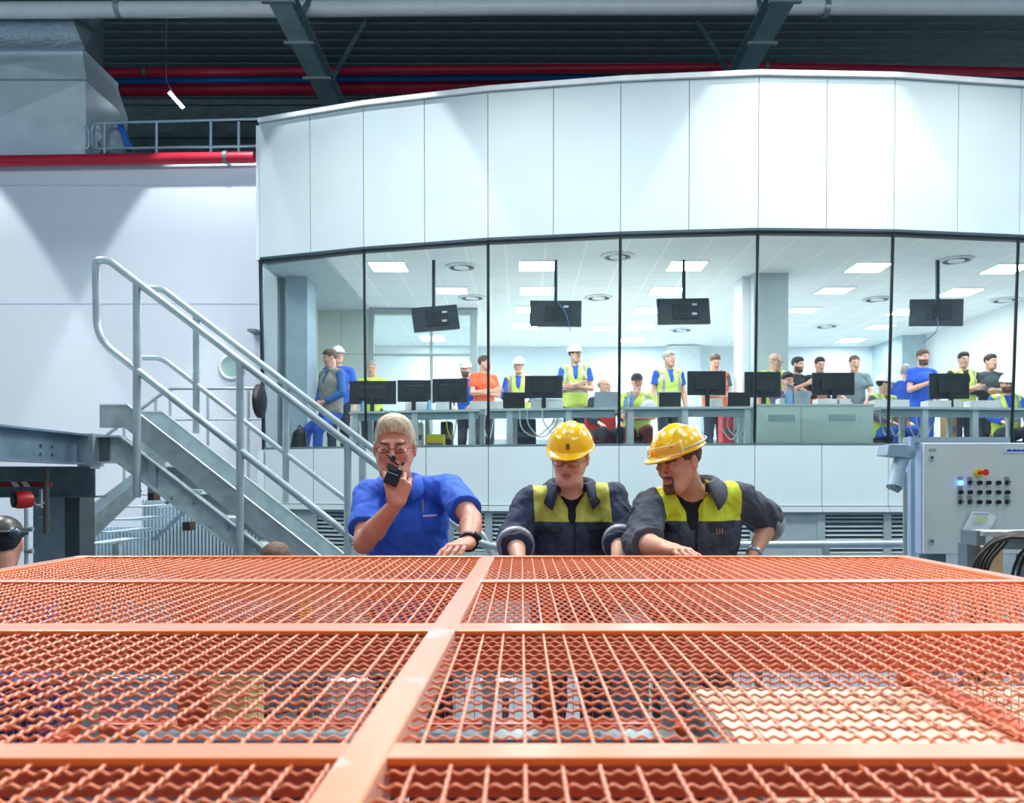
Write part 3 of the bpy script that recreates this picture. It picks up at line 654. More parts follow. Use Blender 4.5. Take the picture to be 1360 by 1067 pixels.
def wire_set(lines, r, amp, wl, sides=5, spp=7):
    # lines: (start, end, axis) crimped wires; returns verts, quads
    V = []; Q = []; base = 0
    for (a, b, ph) in lines:
        a = np.array(a, float); b = np.array(b, float); L_ = np.linalg.norm(b-a); n = max(2, int(L_/wl*spp)) if amp else 2
        t = np.linspace(0, 1, n); P = a+(b-a)*t[:, None]; P[:, 2] += amp*np.sin(2*math.pi*t*L_/wl+ph)
        d = (b-a)/L_; up = np.array((0, 0, 1.)) if abs(d[2]) < .9 else np.array((0, 1., 0)); sd = np.cross(d, up); up = np.cross(sd, d)
        ring = []
        for k in range(sides):
            an = 2*math.pi*(k+.5)/sides; ring.append(P+(sd*math.cos(an)+up*math.sin(an))*r)
        v = np.stack(ring, 1).reshape(-1, 3); V.append(v)
        i = np.arange(n-1)[:, None]*sides; k = np.arange(sides)[None]; k2 = (k+1) % sides
        q = np.stack([i+k, i+k2, i+sides+k2, i+sides+k], -1).reshape(-1, 4)+base; Q.append(q); base += n*sides
    return np.concatenate(V), np.concatenate(Q)
def np_mesh(name, V, Q, m, parent=None, smooth=True, org=None):
    me = bpy.data.meshes.new(name); V = np.asarray(V, float)
    if org is None: org = wloc(parent) if parent is not None else Vector((0, 0, 0))
    V = V-np.array(org)
    me.vertices.add(len(V)); me.vertices.foreach_set('co', V.astype(np.float32).ravel())
    me.loops.add(len(Q)*4); me.loops.foreach_set('vertex_index', Q.astype(np.int32).ravel())
    me.polygons.add(len(Q)); me.polygons.foreach_set('loop_start', np.arange(0, len(Q)*4, 4, dtype=np.int32))
    me.update(calc_edges=True); me.validate()
    if smooth: me.polygons.foreach_set('use_smooth', np.ones(len(me.polygons), bool))
    for mm in (m if isinstance(m, list) else [m]): me.materials.append(mm)
    o = bpy.data.objects.new(name, me); COL.objects.link(o)
    if parent is not None: o.parent = parent
    else: o.location = org
    return o
pitch = .0325
edges_y = [(.085, .727), (.769, 1.354), (1.426, 2.03), (2.08, YB-.035)]
for side in (0, 1):
    for (ya, yb) in edges_y:
        xa, xb = (XL+barw, -.13) if side == 0 else (-.118, XR-barw)
        xc = lambda y: -.145+(-.108+.145)*(y-.3)/(YB-.336)
        lines = []; llong = []
        x = (-.118-pitch*.55) if side == 0 else (-.118+pitch*.75)
        k = 0
        while xa-.001 < x < xb+.001:
            llong.append(((x, ya-.01, GZ-.0075), (x, yb+.01, GZ-.0075), k*math.pi)); x += -pitch if side == 0 else pitch; k += 1
        y = ya+pitch*.4; k = 0
        while y < yb:
            c = xc(y); s_, e_ = (XL+barw-.01, c) if side == 0 else (c, XR-barw+.01)
            lines.append(((s_, y, GZ-.011), (e_, y, GZ-.011), k*math.pi)); y += pitch; k += 1
        V, Q = wire_set(lines, .0019, .0017, pitch/2); V2, Q2 = wire_set(llong, .0019, .0010, pitch/2); Q = np.concatenate([Q, Q2+len(V)]); V = np.concatenate([V, V2])
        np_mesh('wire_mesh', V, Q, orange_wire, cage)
# upright sides of the cage
def side_panel(x0, y0, x1, y1, z0, z1, nposts):
    a = Vector((x0, y0, 0)); b = Vector((x1, y1, 0)); L_ = (b-a).length; d = (b-a)/L_
    lines = []; n = int(L_/pitch)
    for k in range(n): p = a+d*(k+.5)*pitch; lines.append(((p.x, p.y, z0), (p.x, p.y, z1), 0))
    z = z0
    while z < z1: lines.append(((a.x, a.y, z), (b.x, b.y, z), 0)); z += pitch
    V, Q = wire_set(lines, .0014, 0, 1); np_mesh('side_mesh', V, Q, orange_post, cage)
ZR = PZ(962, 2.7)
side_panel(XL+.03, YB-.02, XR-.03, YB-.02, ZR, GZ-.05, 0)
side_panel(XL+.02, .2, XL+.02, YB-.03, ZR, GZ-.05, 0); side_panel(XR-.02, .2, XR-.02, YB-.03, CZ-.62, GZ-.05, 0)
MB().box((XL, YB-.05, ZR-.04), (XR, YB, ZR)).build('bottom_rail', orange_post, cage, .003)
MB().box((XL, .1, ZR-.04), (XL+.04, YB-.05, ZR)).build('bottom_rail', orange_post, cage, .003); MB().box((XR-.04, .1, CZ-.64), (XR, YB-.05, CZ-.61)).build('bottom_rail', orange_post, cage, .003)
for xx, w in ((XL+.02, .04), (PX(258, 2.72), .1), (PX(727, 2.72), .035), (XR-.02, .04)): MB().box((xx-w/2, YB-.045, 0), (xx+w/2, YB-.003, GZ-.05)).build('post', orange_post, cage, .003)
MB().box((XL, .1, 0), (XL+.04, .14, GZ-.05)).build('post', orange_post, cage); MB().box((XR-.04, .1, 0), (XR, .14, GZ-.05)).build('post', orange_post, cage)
# ================================================================ MACHINE INSIDE AND BEYOND THE CAGE
o = empty('wooden_board', (.9, 1.7, CZ-.66), 'large cream plywood board lying inside the orange cage at right', 'board')
m = MB(); bz = CZ-.65; pv = [(.545, 2.62), (1.95, 2.66), (1.95, .5), (.49, .5), (.5, 1.2), (.52, 1.7), (.55, 2.1)]
m.prism(pv, 2, bz-.02, bz); m.build('sheet', cream, o)
m = MB()
for k in range(8): m.box((.62+k*.16, .5, bz), (.6235+k*.16, 2.6, bz+.0012))
m.build('seams', mat('board_seam', (170, 146, 112), .7), o)
MB().box((.52, .5, bz-.3), (1.9, 2.6, bz-.03)).build('base', steel_dark, o)
o = empty('machine_rail', (0, 2.6, CZ-.6), 'grey steel rail running across the inside of the orange cage', 'rail')
MB().box((XL+.06, 2.57, PZ(894, 2.6)), (.5, 2.62, PZ(887, 2.6))).build('rail', galv, o)
for xx in (-1.35, -.1, .46): MB().box((xx-.02, 2.58, 0), (xx+.02, 2.61, PZ(894, 2.6))).build('leg', galv_dull, o)
o = empty('machine_beam', (0, 2.5, CZ-.8), 'dark steel beam with a pale top edge low inside the orange cage', 'beam')
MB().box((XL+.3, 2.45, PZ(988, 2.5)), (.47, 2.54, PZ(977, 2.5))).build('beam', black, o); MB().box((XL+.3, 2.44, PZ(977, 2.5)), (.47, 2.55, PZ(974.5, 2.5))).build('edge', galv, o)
for xx in (-1.1, .4): MB().box((xx-.03, 2.46, 0), (xx+.03, 2.52, PZ(988, 2.5))).build('leg', steel_dark, o)
def crate(name, x0, x1, y0, y1, Y, d, m, label, cat):
    # low box with a rim and recessed lid standing on the floor
    q = empty(name, (PX((x0+x1)/2, Y), Y, 0), label, cat); a, b = PX(x0, Y), PX(x1, Y); z0, z1 = max(0, PZ(y1, Y)), PZ(y0, Y)
    MB().box((a, Y, z0), (b, Y+d, z1-.02)).build('body', m, q, .004); MB().box((a-.008, Y-.008, z1-.02), (b+.008, Y+d+.008, z1)).build('lid', m, q, .003)
    if z0 > .03: 
        for xx in (a+.02, b-.05): MB().box((xx, Y+.02, 0), (xx+.03, Y+.05, z0)).build('leg', steel_dark, q)
    return q
steelb = mat('light_blue_sheet', (150, 180, 205), .4, .3); whiteb = mat('white_sheet', (226, 232, 236), .5)
crate('electric_box', 128, 238, 900, 955, 3.3, .3, steelb, 'pale blue metal box behind the cage mesh at left', 'box')
crate('carton', 278, 325, 897, 1020, 3.25, .25, mat('yellow_carton', (220, 198, 140), .6), 'tan carton beside the orange post behind the cage mesh', 'carton')
crate('white_box', 440, 512, 905, 958, 3.45, .06, whiteb, 'white board seen through the orange mesh below the man in blue', 'board')
crate('small_frame_box', 640, 682, 905, 928, 3.6, .05, whiteb, 'small white plate seen through the mesh below the helmeted man', 'plate')
crate('tool_box', 795, 862, 895, 958, 3.9, .35, steelb, 'blue-grey metal tool box behind the cage below the man in dark jacket', 'tool box')
crate('drawer_unit', 905, 940, 893, 958, 3.9, .3, mat('white_green_unit', (196, 216, 206), .5), 'narrow pale unit left of the plywood board beyond the cage', 'cabinet')
crate('green_crate', 880, 936, 935, 975, 3.6, .3, mat('green_plastic', (120, 190, 50), .5), 'green plastic crate left of the plywood board', 'crate')
crate('blue_container', 0, 50, 905, 1000, 2.95, .3, mat('deep_blue_plastic', (26, 34, 96), .5), 'deep blue container behind the cage mesh at far left', 'container')
crate('yellow_bin', -40, 22, 795, 826, 4.6, .3, mat('bright_yellow', (226, 220, 40), .5), 'bright yellow bin on a stand seen through the mesh at far left', 'bin')
crate('pale_machine_cover', 110, 330, 785, 822, 3.9, .5, steelb, 'pale blue machine cover seen through the mesh at left', 'machine cover')
crate('yellow_clamp', 398, 412, 790, 824, 3.6, .04, mat('bright_yellow', (226, 220, 40), .5), 'narrow yellow marker seen through the mesh left of the man in blue', 'marker')
crate('pale_bench', 800, 1020, 790, 816, 3.9, .5, steelb, 'pale blue bench seen through the mesh right of centre', 'bench')
m = MB()
for k in range(10): m.box((-.5+k*.026, 1.9, .62), (-.495+k*.026, 2.3, .626))
for k in range(9): m.box((-.5, 1.9+k*.05, .626), (-.26, 1.905+k*.05, .632))
q = empty('wire_rack', (-.4, 2.1, 0), 'silver wire rack low inside the orange cage left of the centre bar', 'rack'); m.build('grid', galv, q)
for xx in (-.5, -.28): MB().box((xx, 1.9, 0), (xx+.02, 2.3, .62)).build('leg', steel_dark, q)
q = empty('pipe_manifold', (0, 1.95, 0), 'black pipes with thin bright edges low in front inside the cage', 'pipes')
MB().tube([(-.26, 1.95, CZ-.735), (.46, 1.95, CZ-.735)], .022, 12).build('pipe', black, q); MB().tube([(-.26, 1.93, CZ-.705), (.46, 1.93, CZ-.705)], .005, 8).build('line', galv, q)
for xx in (-.2, .4): MB().box((xx-.015, 1.935, 0), (xx+.015, 1.965, CZ-.75)).build('leg', steel_dark, q)

crate('pale_box', 15, 222, 1047, 1120, 2.3, .13, steelb, 'pale blue metal box low inside the cage at the lower left corner', 'box')
crate('grey_box', 226, 286, 1049, 1120, 2.25, .12, mat('mid_grey_box', (130, 150, 156), .5), 'mid grey box low inside the cage beside the pale blue box', 'box')
crate('white_case', 302, 350, 1050, 1120, 2.25, .12, whiteb, 'white case low inside the cage, left of the dark case', 'case')
crate('dark_case', 360, 424, 1050, 1120, 2.25, .12, mat('dark_navy_case', (30, 38, 66), .5), 'dark navy case low inside the cage near the centre bar', 'case')
# ================================================================ PEOPLE: one smooth surface per body, grown from a distance field
class Field:
    def __init__(s, lo, hi, h):
        s.lo = np.array(lo, np.float32); s.h = h; s.n = np.maximum(4, np.ceil((np.array(hi)-np.array(lo))/h).astype(int)+1)
        s.D = np.full(tuple(s.n), 1.0, np.float32)
    def grid(s, lo, hi):
        a = np.maximum(0, np.floor((np.array(lo)-s.lo)/s.h).astype(int)); b = np.minimum(s.n, np.ceil((np.array(hi)-s.lo)/s.h).astype(int)+1)
        if np.any(b <= a): return None
        ax = [s.lo[i]+np.arange(a[i], b[i], dtype=np.float32)*np.float32(s.h) for i in range(3)]
        return tuple(slice(a[i], b[i]) for i in range(3)), ax[0][:, None, None], ax[1][None, :, None], ax[2][None, None, :]
    def put(s, fn, lo, hi, k=.01, op='u'):
        mg = k+3*s.h; g = s.grid(np.array(lo)-mg, np.array(hi)+mg)
        if g is None: return
        sl, X, Y, Z = g; d = fn(X, Y, Z).astype(np.float32); D = s.D[sl]
        if op == 'u':
            if k > 0: hh = np.clip(.5+.5*(D-d)/k, 0, 1); s.D[sl] = D*(1-hh)+d*hh-k*hh*(1-hh)
            else: s.D[sl] = np.minimum(D, d)
        else:
            d = -d
            if k > 0: hh = np.clip(.5-.5*(D-d)/k, 0, 1); s.D[sl] = D*(1-hh)+d*hh+k*hh*(1-hh)
            else: s.D[sl] = np.maximum(D, d)
    def cone(s, a, b, ra, rb, k=.01, op='u'):
        a = np.array(a, float); b = np.array(b, float); ab = b-a; L2 = max(1e-9, float(ab@ab)); R = max(ra, rb)
        def fn(X, Y, Z):
            px, py, pz = X-a[0], Y-a[1], Z-a[2]; t = np.clip((px*ab[0]+py*ab[1]+pz*ab[2])/L2, 0, 1)
            return np.sqrt((px-t*ab[0])**2+(py-t*ab[1])**2+(pz-t*ab[2])**2)-(ra+(rb-ra)*t)
        s.put(fn, np.minimum(a, b)-R, np.maximum(a, b)+R, k, op)
    def ell(s, c, r, R=None, k=.01, op='u'):
        c = np.array(c, float); R = np.eye(3) if R is None else np.array(R); m = max(r)
        def fn(X, Y, Z):
            p = (X-c[0], Y-c[1], Z-c[2]); q = [p[0]*R[0, i]+p[1]*R[1, i]+p[2]*R[2, i] for i in range(3)]
            k0 = np.sqrt((q[0]/r[0])**2+(q[1]/r[1])**2+(q[2]/r[2])**2); k1 = np.sqrt((q[0]/r[0]**2)**2+(q[1]/r[1]**2)**2+(q[2]/r[2]**2)**2)+1e-6
            return k0*(k0-1)/k1
        s.put(fn, c-m, c+m, k, op)
    def slab(s, a, b, u, A, B, k=.02, op='u'):
        a = np.array(a, float); b = np.array(b, float); w = b-a; L2 = float(w@w); wn = w/math.sqrt(L2); u = np.array(u, float); u = u-wn*(u@wn); u /= np.linalg.norm(u); v = np.cross(wn, u); m = max(A+B)
        def fn(X, Y, Z):
            p = (X-a[0], Y-a[1], Z-a[2]); t = np.clip((p[0]*w[0]+p[1]*w[1]+p[2]*w[2])/L2, 0, 1)
            q = [p[i]-t*w[i] for i in range(3)]; ru = A[0]+(B[0]-A[0])*t; rv = A[1]+(B[1]-A[1])*t
            du = (q[0]*u[0]+q[1]*u[1]+q[2]*u[2])/ru; dv = (q[0]*v[0]+q[1]*v[1]+q[2]*v[2])/rv; dw = (q[0]*wn[0]+q[1]*wn[1]+q[2]*wn[2])/rv
            return (np.sqrt(du**2+dv**2+dw**2)-1)*rv*1.1
        s.put(fn, np.minimum(a, b)-m, np.maximum(a, b)+m, k, op)
    def half(s, p, n, k=0):     # remove everything on the side n points to
        p = np.array(p, float); n = np.array(n, float); n /= np.linalg.norm(n)
        sl, X, Y, Z = s.grid(s.lo, s.lo+s.n*s.h)
        s.D = np.maximum(s.D, (X-p[0])*n[0]+(Y-p[1])*n[1]+(Z-p[2])*n[2]).astype(np.float32)
    def noise(s, amp, f, seed=0):
        sl, X, Y, Z = s.grid(s.lo, s.lo+s.n*s.h); a = seed*1.7
        n = np.sin(X*f+a+1.7*np.sin(Z*f*.6+a)) * np.sin(Z*f*.8+1.3*np.sin(Y*f*.9+a)+X*f*.5)
        s.D = np.where(np.abs(s.D) < .08, s.D+amp*n, s.D).astype(np.float32)
    def mesh(s):
        D = s.D; D[0] = 1; D[-1] = 1; D[:, 0] = 1; D[:, -1] = 1; D[:, :, 0] = 1; D[:, :, -1] = 1
        I = D < 0; nx, ny, nz = D.shape; cid = []; pos = []; quads = []
        for ax in range(3):
            A = [slice(None)]*3; B = [slice(None)]*3; A[ax] = slice(None, -1); B[ax] = slice(1, None)
            ia, ib = I[tuple(A)], I[tuple(B)]; e = np.nonzero(ia != ib)
            if len(e[0]) == 0: continue
            e = np.stack(e, 1); da = D[tuple(A)][e[:, 0], e[:, 1], e[:, 2]]; db = D[tuple(B)][e[:, 0], e[:, 1], e[:, 2]]; flip = ~ia[e[:, 0], e[:, 1], e[:, 2]]
            P = e.astype(np.float32); P[:, ax] += da/(da-db)
            o1, o2 = [(1, 2), (2, 0), (0, 1)][ax]; q = []
            for (u, v) in ((0, 0), (-1, 0), (-1, -1), (0, -1)):
                c = e.copy(); c[:, o1] += u; c[:, o2] += v; q.append((c[:, 0]*ny+c[:, 1])*nz+c[:, 2])
            q = np.stack(q, 1); cid.append(q.ravel()); pos.append(np.repeat(P, 4, 0)); q = np.where(flip[:, None], q[:, ::-1], q); quads.append(q)
        cid = np.concatenate(cid); pos = np.concatenate(pos); Q = np.concatenate(quads)
        uq, inv = np.unique(cid, return_inverse=True); cnt = np.bincount(inv); V = np.stack([np.bincount(inv, pos[:, i])/cnt for i in range(3)], 1)
        Q = np.searchsorted(uq, Q); return V*s.h+s.lo, Q
def keep_mesh(V, Q, mask):
    Q = Q[mask]; u, inv = np.unique(Q, return_inverse=True); return V[u], inv.reshape(-1, 4)
def smooth_v(V, Q, it=1):
    for _ in range(it):
        acc = np.zeros_like(V); c = np.zeros(len(V))
        for i in range(4):
            a, b = Q[:, i], Q[:, (i+1) % 4]
            for j in range(3): acc[:, j] += np.bincount(a, V[b, j], len(V))+np.bincount(b, V[a, j], len(V))
            c += np.bincount(a, minlength=len(V))+np.bincount(b, minlength=len(V))
        V = V*.4+.6*acc/np.maximum(c, 1)[:, None]
    return V
def nrm(v): v = np.array(v, float); return v/np.linalg.norm(v)
def head_R(yaw=0, pitch=0, roll=0):
    # face looks along -Y at yaw 0; yaw > 0 turns the face towards +X; pitch > 0 looks down
    return np.array((Matrix.Rotation(math.radians(yaw), 3, 'Z') @ Matrix.Rotation(math.radians(pitch), 3, 'X') @ Matrix.Rotation(math.radians(roll), 3, 'Y')))
def put_head(f, c, R, s, lid=.0042):
    c = np.array(c, float); W_ = lambda p: c+R@(np.array(p)*s)
    E = lambda p, r, k=.01, op='u': f.ell(W_(p), tuple(x*s for x in r), R, k*s, op)
    C = lambda a, b, ra, rb, k=.01, op='u': f.cone(W_(a), W_(b), ra*s, rb*s, k*s, op)
    E((0, .018, .035), (.074, .094, .084), .01); E((0, -.022, -.035), (.058, .066, .075), .03)
    C((-.02, -.062, -.098), (.02, -.062, -.098), .022, .022, .03)
    for q in (-1, 1):
        C((q*.052, .005, -.03), (q*.03, -.055, -.09), .022, .02, .03)
        E((q*.036, -.062, -.022), (.02, .022, .02), .02)
    C((-.032, -.076, .022), (.032, -.076, .022), .012, .012, .012)
    for q in (-1, 1): E((q*.031, -.1, .001), (.017, .014, .011), .01, 's')
    if f.h >= .004:
        for q in (-1, 1): E((q*.031, -.079, .0), (.014, .013, .012), .003)
    if f.h < .004:
        for q in (-1, 1): E((q*.031, -.0805, .0), (.0165, .0150, .0135), .003); E((q*.031, -.0985, -.0012), (.0128, .008, lid), .0015, 's')
    C((0, -.086, .012), (0, -.108, -.024), .008, .0115, .010)
    for q in (-1, 1): E((q*.011, -.099, -.03), (.008, .009, .007), .006)
    E((0, -.085, -.052), (.022, .012, .007), .01); E((0, -.083, -.068), (.018, .012, .007), .008)
    if f.h < .006: C((-.02, -.095, -.0595), (.02, -.095, -.0595), .0018, .0018, .003, 's')
    for q in (-1, 1): E((q*.078, .012, -.006), (.009, .018, .031), .006)
    if f.h < .006:
        for q in (-1, 1): E((q*.086, .006, -.004), (.005, .009, .017), .003, 's')
def hand(f, w, d, n, side, curl=.5, spread=.12, thumb=.6, s=1.0, rf=.0083, curls=None, thumb_curl=.4):
    # w wrist, d direction of the hand, n the side the palm faces; side = +1: thumb lies on +(n x d)
    w = np.array(w, float); d = nrm(d); n = np.array(n, float); n = nrm(n-d*(n@d)); t = np.cross(n, d)*side
    rf = max(rf*s, f.h*.95); k = .004 if f.h < .006 else .003
    offs = (.034, .0115, -.0115, -.033); lens = ((.043, .026, .02), (.048, .03, .021), (.044, .028, .02), (.034, .021, .018))
    for i, o in enumerate(offs):
        kn = w+d*(.092-.006*abs(i-1)-.004*(i == 3))*s+t*o*s
        f.cone(w+t*o*.55*s+d*.012*s, kn, .017*s, .0125*s, .012*s)
        c = curl if curls is None else curls[i]; p = kn; ang = 0; sp = spread*(1.5-i)/1.5*.5
        for j, L in enumerate(lens[i]):
            ang += c*(1.0, 1.15, .8)[j]; dr = (d*math.cos(ang)+n*math.sin(ang)); dr = nrm(dr+t*sp*math.cos(ang)); q = p+dr*L*s
            f.cone(p, q, rf*(1.08-.08*j), rf*(1.0-.09*j), k); p = q
    b = w+d*.022*s+t*.024*s; dr = nrm(d*math.cos(thumb)+t*math.sin(thumb)+n*.35); m = b+dr*.046*s
    f.cone(b, m, .017*s, .0125*s, .012*s); dr2 = nrm(dr+d*thumb_curl+n*thumb_curl*.6-t*thumb_curl*.4); q = m+dr2*.032*s; f.cone(m, q, .0115*s, .0095*s, .005); f.cone(q, q+nrm(dr2+n*.2)*.024*s, .0098*s, .008*s, .004)
def bounds(J, m=.22):
    P = np.array([v for k, v in J.items() if isinstance(v, np.ndarray) and v.shape == (3,) and k not in ('foot', 'front')]); return P.min(0)-m, P.max(0)+m
def body_prims(f, J, s, hands, slim=1.0):
    u = J['shR']-J['shL']
    f.slab(J['pelvis'], J['waist'], u, (.145*s*slim, .10*s), (.132*s*slim, .095*s), .03); f.slab(J['waist'], J['chest'], u, (.132*s*slim, .095*s), (.155*s, .105*s), .04)
    nb = J['neck']
    for q in 'LR': f.cone(nb-np.array((0, 0, .02)), J['sh'+q], .05*s, .044*s, .03)
    f.cone(nb-np.array((0, 0, .02)), J['head']+np.array(J['R']@np.array((0, .024, -.06)))*s, .058*s, .053*s, .03)
    f.slab(J['chest'], nb-np.array((0, 0, .04)), u, (.15*s, .1*s), (.07*s, .06*s), .04)
    for q in 'LR':
        f.cone(J['sh'+q], J['el'+q], .048*s, .039*s, .02); f.cone(J['el'+q], J['el'+q]*.65+J['wr'+q]*.35, .039*s, .041*s, .012); f.cone(J['el'+q]*.65+J['wr'+q]*.35, J['wr'+q], .041*s, .026*s, .012)
        f.cone(J['hip'+q], J['kn'+q], .08*s, .054*s, .04); f.cone(J['kn'+q], J['an'+q], .052*s, .036*s, .02)
        a = J['an'+q]; fd = J['foot']; f.cone(a+np.array((0, 0, -.02)), a+fd*.13*s+np.array((0, 0, -.05)), .036*s, .03*s, .02)
    put_head(f, J['head'], J['R'], s, lid=J.get('lid', .0042))
    for hd in (hands or []): hand(f, **hd)
def body_mesh(J, h, s, hands, slim, sm, fine=None):
    lo, hi = bounds(J); lo[2] = max(lo[2], J['floor']-.02); f = Field(lo, hi, h); body_prims(f, J, s, hands, slim); V, Q = f.mesh()
    if sm: V = smooth_v(V, Q, sm)
    if not fine: return V, Q
    boxes = [(J['head']-.155*s, J['head']+.155*s)]
    for hd in (hands or []): c = hd['w']+nrm(hd['d'])*.07; boxes.append((c-.13, c+.13))
    parts = [(V, Q)]; ov = .004
    for (a, b) in boxes:
        V0, Q0 = parts[0]; C = V0[Q0].mean(1); ins = np.all((C > a+ov) & (C < b-ov), 1); parts[0] = keep_mesh(V0, Q0, ~ins)
    for i, (a, b) in enumerate(boxes):
        g = Field(a-2*fine, b+2*fine, fine); body_prims(g, J, s, hands, slim); V1, Q1 = g.mesh(); V1 = smooth_v(V1, Q1, 1); C = V1[Q1].mean(1); k = np.all((C > a) & (C < b), 1)
        for (a2, b2) in boxes[:i]: k &= ~np.all((C > a2+ov) & (C < b2-ov), 1)
        parts.append(keep_mesh(V1, Q1, k))
    n = 0; VV = []; QQ = []
    for v, q in parts: VV.append(v); QQ.append(q+n); n += len(v)
    return np.concatenate(VV), np.concatenate(QQ)
def face_slots(V, Q, J, s, beard=False, brow=True):
    C = (V[Q].mean(1)-J['head'])@J['R']/s; x, y, z = C[:, 0], C[:, 1], C[:, 2]; sl = np.zeros(len(Q), np.int32)
    front = (y < -.05) & (np.abs(x) < .07)
    if brow: sl[front & (np.abs(np.abs(x)-.031) < .019) & (np.abs(z-.0205-.1*(np.abs(x)-.031)) < .0055)] = 2
    sl[front & (np.abs(x) < .023) & (np.abs(z+.06) < .0105*(1-(x/.026)**2)+.002) & (y < -.074)] = 1
    if beard:
        if beard == 'goatee': sl[(z < -.04) & (z > -.118) & (y < -.05) & (np.abs(x) < .03) & (sl != 1)] = 2
        else: sl[(z < -.035) & (z > -.125) & (y < .01) & (np.abs(x) < .075) & (sl != 1)] = 2
    return sl
def set_slots(o, sl):
    o.data.polygons.foreach_set('material_index', sl)
SKIN = {k: mat('skin_'+k, c, .5, var=.06, scale=14, bump=.12, bscale=120, detail=5) for k, c in dict(fair=(222, 172, 150), ruddy=(205, 142, 120), tan=(206, 152, 126)).items()}
LIP = mat('lip', (186, 116, 104), .5)
HAIRS = {k: mat('hair_'+k, c, .6, var=.35, scale=90, bump=.6, bscale=160, stretch=(1, 1, .35)) for k, c in dict(dark=(38, 30, 28), brown=(92, 68, 52), grey=(176, 170, 160), blond=(196, 182, 158), black=(24, 22, 24)).items()}
BROW = mat('eyebrow', (120, 92, 74), .7); BEARD = mat('short_beard', (98, 74, 62), .8, var=.3, scale=120)
def put_hair(J, s, kind, h, style='short'):
    c = J['head']; R = J['R']; f = Field(c-.17*s, c+.17*s, h); W_ = lambda p: c+R@(np.array(p)*s)
    f.ell(W_((0, .024, .041)), (.080*s, .1*s, .088*s), R, .0)
    if style == 'curly': f.noise(.007, 190, 2)
    elif style == 'spiky': f.ell(W_((0, -.02, .09)), (.062*s, .06*s, .045*s), R, .03*s); f.noise(.0022, 420, 3)
    else: f.ell(W_((0, -.03, .082)), (.056*s, .05*s, .04*s), R, .03*s); f.noise(.0025, 260, 1)
    # hair line: local cutting surface
    sl, X, Y, Z = f.grid(f.lo, f.lo+f.n*f.h); p = (X-c[0], Y-c[1], Z-c[2]); q = [(p[0]*R[0, i]+p[1]*R[1, i]+p[2]*R[2, i])/s for i in range(3)]
    top = .125 if style == 'bald' else .068
    yf = np.array([-.2, -.075, -.045, -.02, .01, .06, .2]); zf = np.array([top, top-.004, .045 if style != 'bald' else .07, -.012, -.002, -.07, -.09])
    if style == 'bald': zf = np.array([.3, .2, .1, -.01, .0, -.07, -.09])
    line = np.interp(q[1], yf, zf); cut = (line-q[2])*s*.8
    if style == 'bald': cut = np.maximum(cut, (q[2]-.045)*s*.8)
    f.D = np.maximum(f.D, cut).astype(np.float32); V, Q = f.mesh(); V = smooth_v(V, Q, 1)
    return V, Q
def shirt(J, s, h, r=.014, sleeve=.55, long=False, hem='hip', seed=0, fold=.003, vneck=0, arms=True, neckr=.068, loose=0, cuffs=None):
    lo, hi = bounds(J); f = Field(lo, hi, h); u = J['shR']-J['shL']; e = r
    f.slab(J['pelvis'], J['waist'], u, (.15*s+e+loose, .105*s+e+loose), (.138*s+e+loose, .10*s+e+loose), .03); f.slab(J['waist'], J['chest'], u, (.138*s+e+loose, .10*s+e+loose), (.165*s+e, .115*s+e), .04)
    nb_ = J['neck']-np.array((0, 0, .02))
    for q in 'LR': f.cone(nb_, J['sh'+q], .05*s+e, .046*s+e, .03)
    f.slab(J['chest'], J['neck']-np.array((0, 0, .04)), u, (.152*s+e, .102*s+e), (.075*s+e, .065*s+e), .04)
    if arms:
        for q in 'LR':
            sh, el, wr = J['sh'+q], J['el'+q], J['wr'+q]; t = cuffs[q] if cuffs else sleeve
            if t > 1:
                f.cone(sh, el, .048*s+e, .044*s+e+loose*.2, .02); f.cone(el, wr, .044*s+e+loose*.2, .036*s+e, .012)
            else: f.cone(sh, sh+(el-sh)*min(1, t+.12), .049*s+e, .048*s+e+.006, .02)
    f.noise(fold, 42, seed); f.noise(fold*.6, 95, seed+3)
    if arms:
        for q in 'LR':
            sh, el, wr = J['sh'+q], J['el'+q], J['wr'+q]; t = cuffs[q] if cuffs else sleeve
            if t > 1: a = el+(wr-el)*(t-1); d = nrm(wr-el); L = np.linalg.norm(wr-a)+.14
            else: a = sh+(el-sh)*t; d = nrm(el-sh); L = np.linalg.norm(el-a)+.14
            R_ = .068*s+e+loose*.3
            def fn(X, Y, Z, a=a, d=d, L=L, R_=R_):
                px, py, pz = X-a[0], Y-a[1], Z-a[2]; t_ = px*d[0]+py*d[1]+pz*d[2]; rr = np.sqrt(np.maximum(0, px*px+py*py+pz*pz-t_*t_)); return np.maximum(np.maximum(-t_, t_-L), rr-R_)
            b = a+d*L; f.put(fn, np.minimum(a, b)-R_, np.maximum(a, b)+R_, 0, 's')
    nb = J['neck']; up = nrm(J['head']-J['neck']); f.cone(nb+up*.0, nb+up*.2, neckr*s, neckr*s*1.25, .004, 's')
    if vneck:
        fr = J['front']; a = nb+fr*.07*s+np.array((0, 0, .03)); b = J['chest']*.75+nb*.25+fr*(.1*s+e)+np.array((0, 0, -vneck)); f.cone(a+fr*.04, b+fr*.04, .07*s, .012, .004, 's')
    z = J['pelvis'][2]-(.08 if hem == 'hip' else -.02)
    f.half((0, 0, z), (0, 0, -1)); return f
